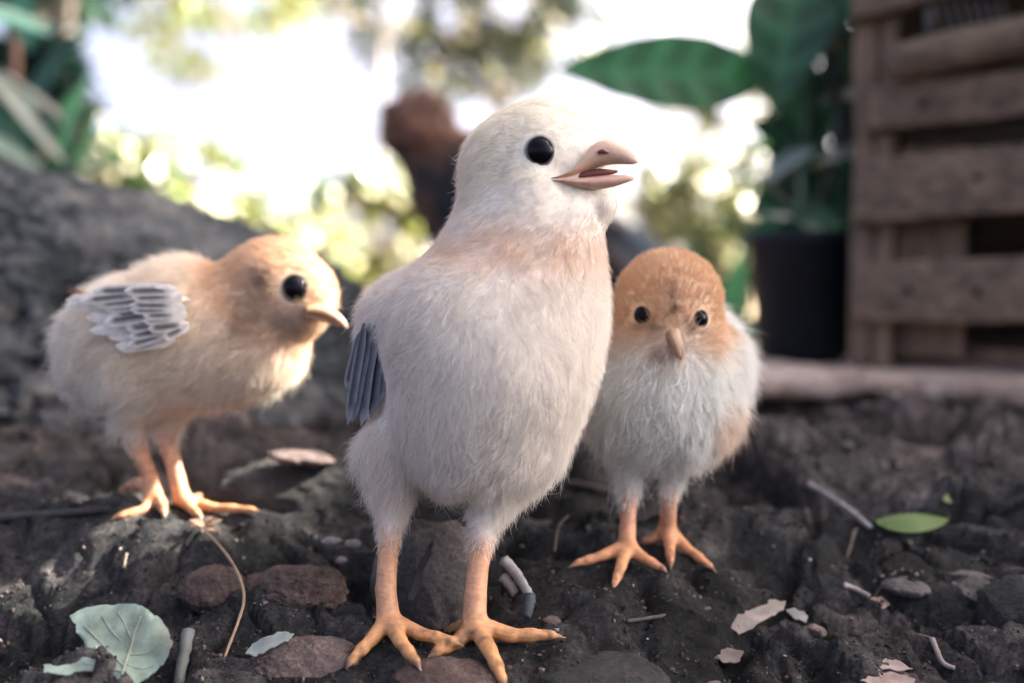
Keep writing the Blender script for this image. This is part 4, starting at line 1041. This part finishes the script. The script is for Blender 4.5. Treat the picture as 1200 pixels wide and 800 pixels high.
cb = P(998, 425, .51)          # bottom front left corner of the crate
ux = np.array([.90, -.436, 0.]); ux /= np.linalg.norm(ux); uy = np.array([.436, .90, 0]); uy /= np.linalg.norm(uy); uz = np.array([0, 0, 1.])
cb[2] = .0455
crate = thing('wooden_crate', 'weathered slatted wooden crate standing on the slab at the right edge', 'crate', cb)
def on_face(px, py, off=0.0):
    """point of the crate's front plane seen at a pixel"""
    n = -uy; o = cb + n * off; return plane_pt(px, py, o, n)
def face_uv(px, py):
    p = on_face(px, py) - cb; return float(p @ ux), float(p @ uz)
def slat(pl, pr, hh, seed, off=.0, th=.009, mat='wood', x0=None, x1=.46, name='slat'):
    u0, z0 = face_uv(*pl); u1, z1 = face_uv(*pr)
    sl = (z1 - z0) / (u1 - u0); a = u0 if x0 is None else x0
    hz = face_uv(pl[0], pl[1] - hh)[1] - z0
    o = cb + ux * a + uz * (z0 + sl * (a - u0)) - uy * (off + th)
    return plank(name, o, (ux + uz * sl) * (x1 - a), uz * hz, uy * th, M[mat], crate, .0014, .0007, seed)
Hc = .295
plank('post', cb + ux * -.002 + uy * .0, uz * Hc, ux * .011, uy * .03, M['woodv'], crate, .0012, .0006, 3)
plank('post', cb + ux * .0105 + uy * .001, uz * Hc, ux * .009, uy * .014, M['woodv'], crate, .0012, .0006, 4)
plank('post', cb + ux * .41 + uy * .001, uz * Hc, ux * .05, uy * .016, M['woodv'], crate, .0012, .0006, 5)
slat((997, 378), (1200, 375), 70, 11)
slat((1000, 263), (1200, 250), 73, 12)
slat((1018, 158), (1200, 138), 52, 13)
slat((1000, 30), (1090, 8), 44, 14, th=.012)
u0, z0 = face_uv(1060, 78); u1, z1 = face_uv(1200, 48)
mb = MB(); pp = [cb + ux * a + uz * (z0 + (z1 - z0) / (u1 - u0) * (a - u0)) - uy * .012 for a in np.linspace(u0 - .004, .46, 14)]
tube(mb, pp, .0095 + .001 * np.sin(np.arange(14) * 1.7), 12, None, 1., .06); mb.build('rail', M['wood'], crate)
# inside: back boards, side boards, floor
for k_ in range(4):
    plank('board', cb + ux * .0 + uy * .30 + uz * (.01 + k_ * .072), ux * .46, uz * .0716, uy * .01, M['wood'], crate, .0004, .0002, 30 + k_)
    plank('board', cb + ux * .0 + uy * .032 + uz * (.006 + k_ * .072), uy * .266, uz * .0716, ux * .009, M['wood'], crate, .0004, .0002, 40 + k_)
plank('light_block_panel', cb + uy * .3105 + uz * .002, ux * .46, uz * (Hc - .003), uy * .006, M['wood'], crate, .001, .0002, 77)  # added backing sheet, stops light leaking between the back boards
plank('light_block_panel', cb + ux * .4595 + uy * .03 + uz * .002, uy * .28, uz * (Hc - .003), ux * .006, M['wood'], crate, .001, .0002, 78)  # same added light stop behind the right side
for k_ in range(4): plank('board', cb + ux * .45 + uy * .032 + uz * (.006 + k_ * .072), uy * .266, uz * .0716, ux * .009, M['wood'], crate, .0004, .0002, 80 + k_)  # right side boards added to shut light out of the inside
for k_ in range(4): plank('light_block_lid', cb + ux * -.004 + uy * (.002 + .078 * k_) + uz * (Hc + .001), ux * .468, uy * .0775, uz * .009, M['wood'], crate, .0004, .0002, 90 + k_)  # unseen lid added to keep the inside of the crate dark
plank('board', cb + ux * .01 + uy * .035, ux * .44, uy * .26, uz * .008, M['wood'], crate, .001, .0006, 50)
plank('board', cb + ux * .0205 + uy * .016 + uz * .004, ux * .034, uz * .112, uy * .009, M['woodv'], crate, .001, .0006, 51)
for px, py in ((1082, 120), (1065, 340), (1145, 340), (1145, 207)):
    p = on_face(px, py, .0095); mb = MB(); tube(mb, [p - uy * .0006, p + uy * .002], [.0022, .0018], 10, None); mb.build('nail', M['pot'], crate)
# lid board raised at the back corner: slanting piece at the upper left
mb = None
plank('brace', P(948, 62, .62), P(988, -40, .60) - P(948, 62, .62), np.array([.022, 0, .006]), np.array([0, .012, 0]), M['woodv'], crate, .001, .0006, 61)
# wire basket inside the crate, top shelf
bs = P(1095, 48, .575)
basket = thing('wire_basket', 'pale wire basket of slanting rods inside the top of the crate', 'basket', bs)
mb = MB(); tube(mb, [P(1089, 50, .574), P(1088, 5, .574)], .0030, 8, None); mb.build('upright', M['pebble'], basket)
for q in range(7):
    mb = MB(); tube(mb, [P(1100 + 12 * q, 2, .578), P(1114 + 12 * q, 50, .578)], .0011, 6, None); mb.build('rod', M['wire'], basket)
plank('shelf', cb + ux * .012 + uy * .016 + uz * (face_uv(1100, 74)[1]), ux * .44, uy * .2, uz * .006, M['wood'], crate, .001, .0006, 70)

# ------------------------------------------------------------------ plants
def plant_leaf(parent, base, dirv, nrm, L, W_, c, curl=.2, fold=.3, n=12, ribs=True, name='leaf'):
    if ribs: n = n * 2      # lateral veins are paler than the blade
    cv = np.array([np.array(c) * (1 + (.9 if j == 4 else 1.3 * max(0, math.cos(k * 1.05 + abs(j - 4) * .8)) ** 3 if ribs else 0)) for k in range(n + 1) for j in range(9)])
    mb = MB(); leaf(mb, base, dirv, nrm, L, W_, curl, fold, n, cv, .8, 4)
    V = mb.v[0]
    if ribs:
        for k in range(n + 1):
            for j in range(9):
                V[k * 9 + j] += np.asarray(nrm) * .012 * W_ * math.cos(k * 1.05 + abs(j - 4) * .8)
    o = mb.build(name, M['leaf'], parent)
    return o
def stem_tube(parent, pts, r0, r1, c, name='stem'):
    q = spline(pts, 12); mb = MB(); tube(mb, q, np.linspace(r0, r1, 12), 8, c); return mb.build(name, M['leaf'], parent)
# black nursery pot with the big-leaved plant
dp = .565; pb_ = P(940, 428, dp); pb_[2] = .045
pot = thing('flower_pot', 'black plastic nursery pot between the bowed chick and the crate', 'pot', pb_)
mb = MB(); V = []; Fc = []
prof = [(.024, 0), (.026, .002), (.0315, .066), (.034, .067), (.034, .074), (.031, .074), (.029, .06), (.0, .058)]
for (r_, z_) in prof:
    for j in range(28): V.append(pb_ + np.array([r_ * math.cos(j / 28 * 6.2832), r_ * math.sin(j / 28 * 6.2832), z_]))
for k in range(len(prof) - 1):
    for j in range(28): Fc.append((k * 28 + j, k * 28 + (j + 1) % 28, (k + 1) * 28 + (j + 1) % 28, (k + 1) * 28 + j))
mb.add(V, Fc); mb.build('rim', M['pot'], pot) if False else mb.build('shell', M['pot'], pot)
mb = MB(); V = [pb_ + np.array([.0292 * u * math.cos(j / 20 * 6.2832), .0292 * u * math.sin(j / 20 * 6.2832), .061 + .002 * math.sin(7 * u + j)]) for u in (0.02, .5, 1) for j in range(20)]
mb.add(V, [(k * 20 + j, k * 20 + (j + 1) % 20, (k + 1) * 20 + (j + 1) % 20, (k + 1) * 20 + j) for k in range(2) for j in range(20)]); mb.build('potting_soil', M['soil'], pot)
pl = thing('potted_plant', 'broad leaved green plant growing in the black pot', 'plant', pb_ + (0, 0, .06))
tp = pb_ + (0, 0, .058)
stem_tube(pl, [tp, P(945, 200, .61), P(950, 90, .60), P(938, -20, .60)], .005, .0035, (.05, .14, .07))
stem_tube(pl, [tp + (.01, 0, 0), P(925, 250, .59), P(895, 215, .58)], .003, .002, (.06, .15, .07))
stem_tube(pl, [tp + (-.006, .01, 0), P(975, 200, .62), P(985, 60, .63)], .004, .002, (.03, .08, .05))
nv = np.array([0, -.75, .65])
stem_tube(pl, [P(950, 90, .60), P(915, 70, .60), P(880, 82, .60)], .003, .0022, (.05, .15, .06), 'leaf_stalk')
plant_leaf(pl, P(893, 92, .60), P(656, 84, .60) - P(893, 92, .60), np.array([.1, -1., .25]), .130, .052, (.030, .115, .045), -.02, .22, 16)
plant_leaf(pl, P(935, -30, .60), P(905, 135, .56) - P(935, -30, .60), np.array([-.2, -.95, .2]), .10, .055, (.03, .10, .05), .1, .3, 12)
for (a, b_, L, Wd, c) in [((896, 215, .58), (948, 170, .55), .04, .022, (.20, .26, .23)), ((925, 250, .59), (885, 240, .56), .04, .03, (.04, .16, .09)), ((945, 200, .61), (985, 180, .58), .05, .03, (.02, .07, .04)),
                          ((945, 190, .61), (905, 155, .6), .05, .03, (.02, .06, .04)), ((925, 255, .59), (960, 260, .57), .04, .025, (.05, .16, .08)), ((950, 120, .6), (985, 105, .6), .045, .025, (.015, .045, .03)),
                          ((935, 240, .60), (930, 285, .57), .035, .03, (.04, .15, .09)), ((950, 60, .6), (985, 10, .58), .05, .03, (.03, .10, .05)), ((940, 150, .62), (915, 100, .62), .05, .03, (.025, .08, .045)),
                          ((948, 230, .61), (985, 245, .6), .045, .028, (.015, .05, .035)), ((945, 270, .6), (895, 275, .6), .045, .028, (.03, .11, .06)), ((948, 110, .61), (900, 60, .62), .05, .035, (.03, .09, .05))]:
    a = P(*a); b_ = P(*b_); plant_leaf(pl, a, b_ - a, nv, L, Wd, c, .15, .3, 8, False)
# dark bag strip hanging beside the crate
mb = MB(); q = spline([P(962, 38, .585), P(972, 85, .58), P(985, 130, .58), P(990, 190, .58)], 14); tube(mb, q, np.array([2, 5, 7, 8, 9, 9, 9, 9, 9, 8, 8, 7, 6, 4]) * .00052, 10, (.01, .012, .014), .5)
tag(mb.build('plastic_bag', M['pot'], None, q[-1]), 'dark plastic strip hanging beside the crate corner', 'bag')
# low green plants behind the bowed chick
for (px, py, d, n_, lab) in [(862, 405, .80, 12, 'low green plant with upright leaves left of the black pot'), (838, 360, 1.15, 14, 'green leafy clump behind the bowed chick, further back')]:
    g0 = P(px, py, d); g0[2] = float(ground(g0[0], g0[1])[0])
    lp = thing('leafy_plant', lab, 'plant', g0)
    for q in range(n_):
        a = rng.uniform(0, 6.28); e = rng.uniform(.5, 1.3); hb_ = g0 + (rng.uniform(-.01, .01), rng.uniform(-.01, .01), 0)
        dv = np.array([math.cos(a) * math.cos(e), math.sin(a) * math.cos(e), math.sin(e)])
        plant_leaf(lp, hb_, dv, np.array([-math.cos(a), -math.sin(a), .7]), rng.uniform(.08, .16) * d / .8, .03 * d / .8, np.array([.05, .17, .08]) * rng.uniform(.6, 1.3), .25, .3, 6, False)

# dark shrub and long leaves at the left, behind the boulder
lp0 = P(20, 330, .78); lp0[2] = float(ground(lp0[0], lp0[1])[0])
lp = thing('strap_leaf_plant', 'dark green plant with long pale edged leaves above the boulder', 'plant', lp0)
stem_tube(lp, [lp0, P(40, 200, .75), P(75, 160, .72), P(62, 130, .71), P(0, 85, .70)], .004, .0028, (.42, .42, .36))
for (a, b_, L, Wd, c) in [((75, 190, .70), (-30, 60, .66), .10, .010, (.40, .42, .36)), ((60, 200, .72), (95, 90, .70), .08, .016, (.07, .20, .10)), ((50, 200, .72), (-30, 150, .68), .08, .014, (.22, .33, .27)),
                          ((40, 190, .74), (-10, 100, .72), .08, .018, (.02, .07, .05)), ((60, 40, .70), (-40, 5, .64), .09, .026, (.05, .20, .14)), ((20, 150, .76), (60, 70, .74), .09, .02, (.012, .04, .035)),
                          ((80, 200, .74), (120, 140, .70), .06, .012, (.06, .16, .07)), ((70, 200, .73), (75, 120, .72), .06, .014, (.05, .15, .07)), ((30, 180, .74), (70, 130, .72), .05, .016, (.02, .08, .05)),
                          ((10, 180, .73), (-20, 130, .7), .06, .018, (.05, .14, .10)), ((45, 130, .74), (-20, 85, .7), .07, .02, (.02, .09, .06)), ((90, 205, .76), (150, 180, .72), .06, .010, (.10, .16, .06)),
                          ((95, 200, .76), (110, 120, .74), .06, .010, (.08, .18, .07)), ((35, 60, .75), (20, -20, .72), .08, .02, (.03, .10, .08)), ((20, 190, .75), (-10, 195, .7), .06, .02, (.015, .05, .04))]:
    a = P(*a); b_ = P(*b_); plant_leaf(lp, a, b_ - a, np.array([.1, -.8, .5]), L, Wd, c, .1, .3, 9, False)
stick('stake', 'reddish wooden stake rising behind the pale edged leaves', 'stake', None, .004, (.26, .16, .12), pts=[P(18, 340, .85), P(18, 60, .82), P(20, -60, .82)], jit=.1)

# ------------------------------------------------------------------ trees and shrubs of the yard
def crown_mesh(mb, centre, rad, nleaf, L, col, gap=.5, gapf=2.0, seed=0, keep=None, hang=.3, vary=.35, ay=.15, holes=None, spark=None):
    """leaves filling a crown's volume in clumps with open gaps"""
    rs = np.random.default_rng(seed); got = 0
    if holes:
        hn, h0, h1 = holes; hx = centre[0] + rs.uniform(-1, 1, hn) * rad[0]; hz = centre[2] + rs.uniform(-1, 1, hn) * rad[2]; hr = rs.uniform(h0, h1, hn)
        def open_(q): return (np.hypot(q[:, 0, None] - hx, q[:, 2, None] - hz) > hr).all(1)
        keep0 = keep; keep = (lambda q: open_(q)) if keep0 is None else (lambda q: open_(q) & keep0(q))
    Vs = []; Fs = []; Cs = []; base = 0
    while got < nleaf:
        p = rs.normal(size=(nleaf, 3)); p /= np.linalg.norm(p, axis=1)[:, None]; p *= rs.uniform(.15, 1, (nleaf, 1)) ** .5
        q = centre + p * np.array(rad)
        dn = vnoise(q * np.array([1, ay, 1]) * gapf / max(rad) * 1.3 + seed, seed); m_ = dn > (gap - .5) * 1.6
        q = q[m_]; p = p[m_]
        if keep is not None:
            k_ = keep(q); q = q[k_]; p = p[k_]
        for c_, dirp in zip(q, p):
            d = dirp + rs.normal(0, .8, 3) - np.array([0, 0, hang]); d /= np.linalg.norm(d)
            nn = rs.normal(0, .6, 3) + np.array([0, 0, 1.]); s = np.cross(d, nn); s /= np.linalg.norm(s); u = np.cross(s, d)
            l = L * rs.uniform(.6, 1.25); wv = l * .23
            if keep is not None and not keep(np.array([c_ + d * l * f_ + s * wv * e_ for f_ in (.2, .4, .6, .8, 1.) for e_ in (-.8, 0, .8)])).all(): continue
            Vs += [c_, c_ + d * l * .35 + s * wv + u * l * .05, c_ + d * l * .45 - u * l * .02, c_ + d * l * .35 - s * wv + u * l * .05, c_ + d * l - u * l * .12]
            Fs += [(base, base + 1, base + 2), (base, base + 2, base + 3), (base + 1, base + 4, base + 2), (base + 2, base + 4, base + 3)]
            cc_ = np.array(col) * (1 + vary * rs.normal()) ; cc_ = np.clip(cc_ * (1 + .15 * rs.normal(size=3)), .01, .7)
            Cs += [cc_] * 5; base += 5; got += 1
            if got >= nleaf: break
    # pale leaves added outside the crown, turned sunward to make bright blur discs
    for k in range(spark[0] if spark else 0):
        a = rs.uniform(0, 6.28); e = rs.uniform(0, 1) ** .5
        c_ = np.array(centre) + np.array([math.cos(a) * e * rad[0], -rad[1] * (1.02 + .1 * rs.uniform()), math.sin(a) * e * rad[2]])
        nn = SDIR * .8 + np.array([0, -.75, .15]) + rs.normal(0, .22, 3); nn /= np.linalg.norm(nn)
        d = np.cross(nn, rs.normal(size=3)); d /= np.linalg.norm(d); sd_ = np.cross(d, nn); l = spark[1] * rs.uniform(.7, 1.3); wv = l * .36
        Vs += [c_, c_ + d * l * .4 + sd_ * wv, c_ + d * l * .45 + nn * l * .03, c_ + d * l * .4 - sd_ * wv, c_ + d * l]
        Fs += [(base, base + 1, base + 2), (base, base + 2, base + 3), (base + 1, base + 4, base + 2), (base + 2, base + 4, base + 3)]
        Cs += [np.array([(.74, .70, .52), (.70, .70, .40), (.55, .62, .18), (.78, .70, .55)][int(rs.integers(0, 4))])] * 5; base += 5
    mb.add(np.array(Vs), Fs, np.array(Cs))

def tree(name, label, cat, foot, height, r0, crown_c, crown_r, nleaf, L, col, mat='trunk', gap=.45, gapf=2., seed=1, group=None, lean=(0, 0), keep=None, limbs=6, holes=None, spark=None):
    foot = np.array(foot, float); foot[2] = float(ground(foot[0], foot[1])[0]) - .02
    t_ = thing(name, label, cat, foot, group); cc_ = np.array(crown_c, float)
    mid = foot + (cc_ - foot) * .5 + np.array([lean[0], lean[1], 0]) ; rs = np.random.default_rng(seed)
    q = spline([foot, mid, cc_], 14); mb = MB(); tube(mb, q, np.linspace(r0, r0 * .35, 14), 10, None, 1., .12)
    for k in range(limbs):
        f_ = rs.uniform(.5, .95); a = foot + (q[int(f_ * 13)] - foot); p = rs.normal(size=3); p[2] = abs(p[2]) * .6; p /= np.linalg.norm(p)
        e = cc_ + p * np.array(crown_r) * .8
        tube(mb, spline([a, (a + e) / 2 + rs.normal(0, .05, 3) * max(crown_r) * .5, e], 8), np.linspace(r0 * .4, r0 * .08, 8), 6, None)
    mb.build('trunk', M[mat], t_, col=False)
    mb = MB(); crown_mesh(mb, cc_, crown_r, nleaf, L, col, gap, gapf, seed, keep, holes=holes, spark=spark); mb.build('crown', M['farleaf'], t_, smooth=False)
    return t_
# unseen tree added to shade the chicks: its crown is put before the sun
fleck = P(240, 485, .264)  # crown is left open along this line to let a sun patch through
def clear_of_fleck(q):
    r_ = q - fleck; tt = r_ @ SDIR; return np.linalg.norm(r_ - tt[:, None] * SDIR, axis=1) > .024
cc0 = np.array([0., .35, .1]) + SDIR * 3.3
tree('sun_block_tree', 'unseen leafy tree added to keep the sun off the chicks', 'tree', (cc0[0] + .4, cc0[1] + .5, 0), 3, .09, cc0, (1.3, 1.3, .7), 13000, .17, (.07, .13, .04), gap=-.2, gapf=2.2, seed=5, keep=clear_of_fleck)

YG = (.17, .20, .05); G1 = (.075, .12, .045); G2 = (.085, .12, .075)
def far(px, py, d): return P(px, py, d)
tree('tree', 'pale slender trunk tree straight behind the hen, crown high up', 'tree', far(441, 350, 4.2)[:2].tolist() + [0], 3, .028, far(452, -210, 4.3), (.75, .6, .42), 1500, .11, YG, 'paletrunk', .5, 2.6, 11)
tree('tree', 'grey green tree filling the top centre behind the upright chick', 'tree', far(620, 350, 6.0)[:2].tolist() + [0], 3, .06, far(555, -25, 6.0), (1.0, .22, .80), 7500, .08, G2, 'paletrunk', .22, 2.0, 12, holes=(42, 6 * 6 / F, 11 * 6 / F), spark=(130, 19 * 6 / F))
tree('tree', 'dark trunked tree at the top left corner behind long leaves', 'tree', far(86, 330, 1.35)[:2].tolist() + [0], 1.6, .032, far(25, -120, 1.5), (.22, .2, .20), 700, .07, (.03, .07, .05), 'trunk', .35, 2.2, 13, lean=(.0, 0))
tree('tree', 'yellow green tree far back at left of the pale trunk', 'tree', far(255, 350, 9)[:2].tolist() + [0], 3, .05, far(270, -10, 9), (1.0, .7, 1.0), 900, .17, YG, 'paletrunk', .6, 3., 14)
tree('tree', 'leafy tree far back between the broad leaf and the beak', 'tree', far(840, 350, 8)[:2].tolist() + [0], 3, .05, far(850, 130, 8), (.62, .2, 1.25), 5200, .09, G1, 'paletrunk', .3, 3., 15, holes=(48, 6 * 8 / F, 11 * 8 / F), spark=(110, 19 * 8 / F))
def shrub(label, px, py, d, rx, ry, nleaf, L, col, gap, gapf, seed, holes=None, spark=75):
    if holes: holes = (holes[0], holes[1] * d / F, holes[2] * d / F)
    c0 = P(px, py, d); s = d / F; gz = float(ground(c0[0], c0[1])[0]); b0 = c0.copy(); b0[2] = gz
    t_ = thing('shrub', label, 'shrub', b0, 'shrubs along the sunny yard'); mb = MB(); rs = np.random.default_rng(seed)
    for k in range(6):
        e = c0 + rs.normal(0, .5, 3) * np.array([rx * s, rx * s * .5, ry * s]); tube(mb, spline([b0 + rs.normal(0, .02, 3) * (1, 1, 0), (b0 + e) / 2, e], 6), np.linspace(.008, .003, 6) * d / 3, 6, None)
    mb.build('stem', M['trunk'], t_, col=False)
    mb = MB(); crown_mesh(mb, c0, (rx * s, rx * s * .35, ry * s), nleaf, L, col, gap, gapf, seed, holes=holes, spark=(spark, 19 * d / F)); mb.build('foliage', M['farleaf'], t_, smooth=False)
shrub('yellow green shrub just above the boulder at left', 190, 240, 3.0, 120, 80, 3600, .042, YG, .3, 2.4, 31, (24, 7, 12))
shrub('darker green shrub behind the boulder, nearest the long leaves', 130, 235, 2.2, 75, 75, 700, .06, G1, .58, 3., 32, None, 26)
shrub('green shrub low behind the tan headed chick', 335, 285, 3.6, 135, 75, 3600, .042, G1, .3, 2.4, 33, (30, 7, 13))
shrub('yellow green shrub between the tan headed chick and the upright chick', 450, 285, 3.2, 85, 95, 3600, .042, YG, .3, 2.4, 34, (28, 7, 13))
shrub('olive shrub behind the open beak', 815, 270, 3.4, 100, 100, 3600, .042, (.12, .15, .05), .3, 2.6, 35, (28, 7, 13))
shrub('dark dense shrub filling the gap between potted plant and crate', 965, 200, 1.15, 58, 210, 1900, .04, (.03, .075, .045), .2, 2., 41, (14, 4, 8), 7)
shrub('dark shrub at the left edge behind the pale edged leaves', 15, 110, 1.05, 75, 130, 1100, .05, (.03, .07, .055), .40, 2., 42, None, 5)
shrub('green shrub behind the potted plant', 900, 270, 2.4, 80, 110, 1900, .05, G1, .3, 2.4, 36, (18, 6, 11))
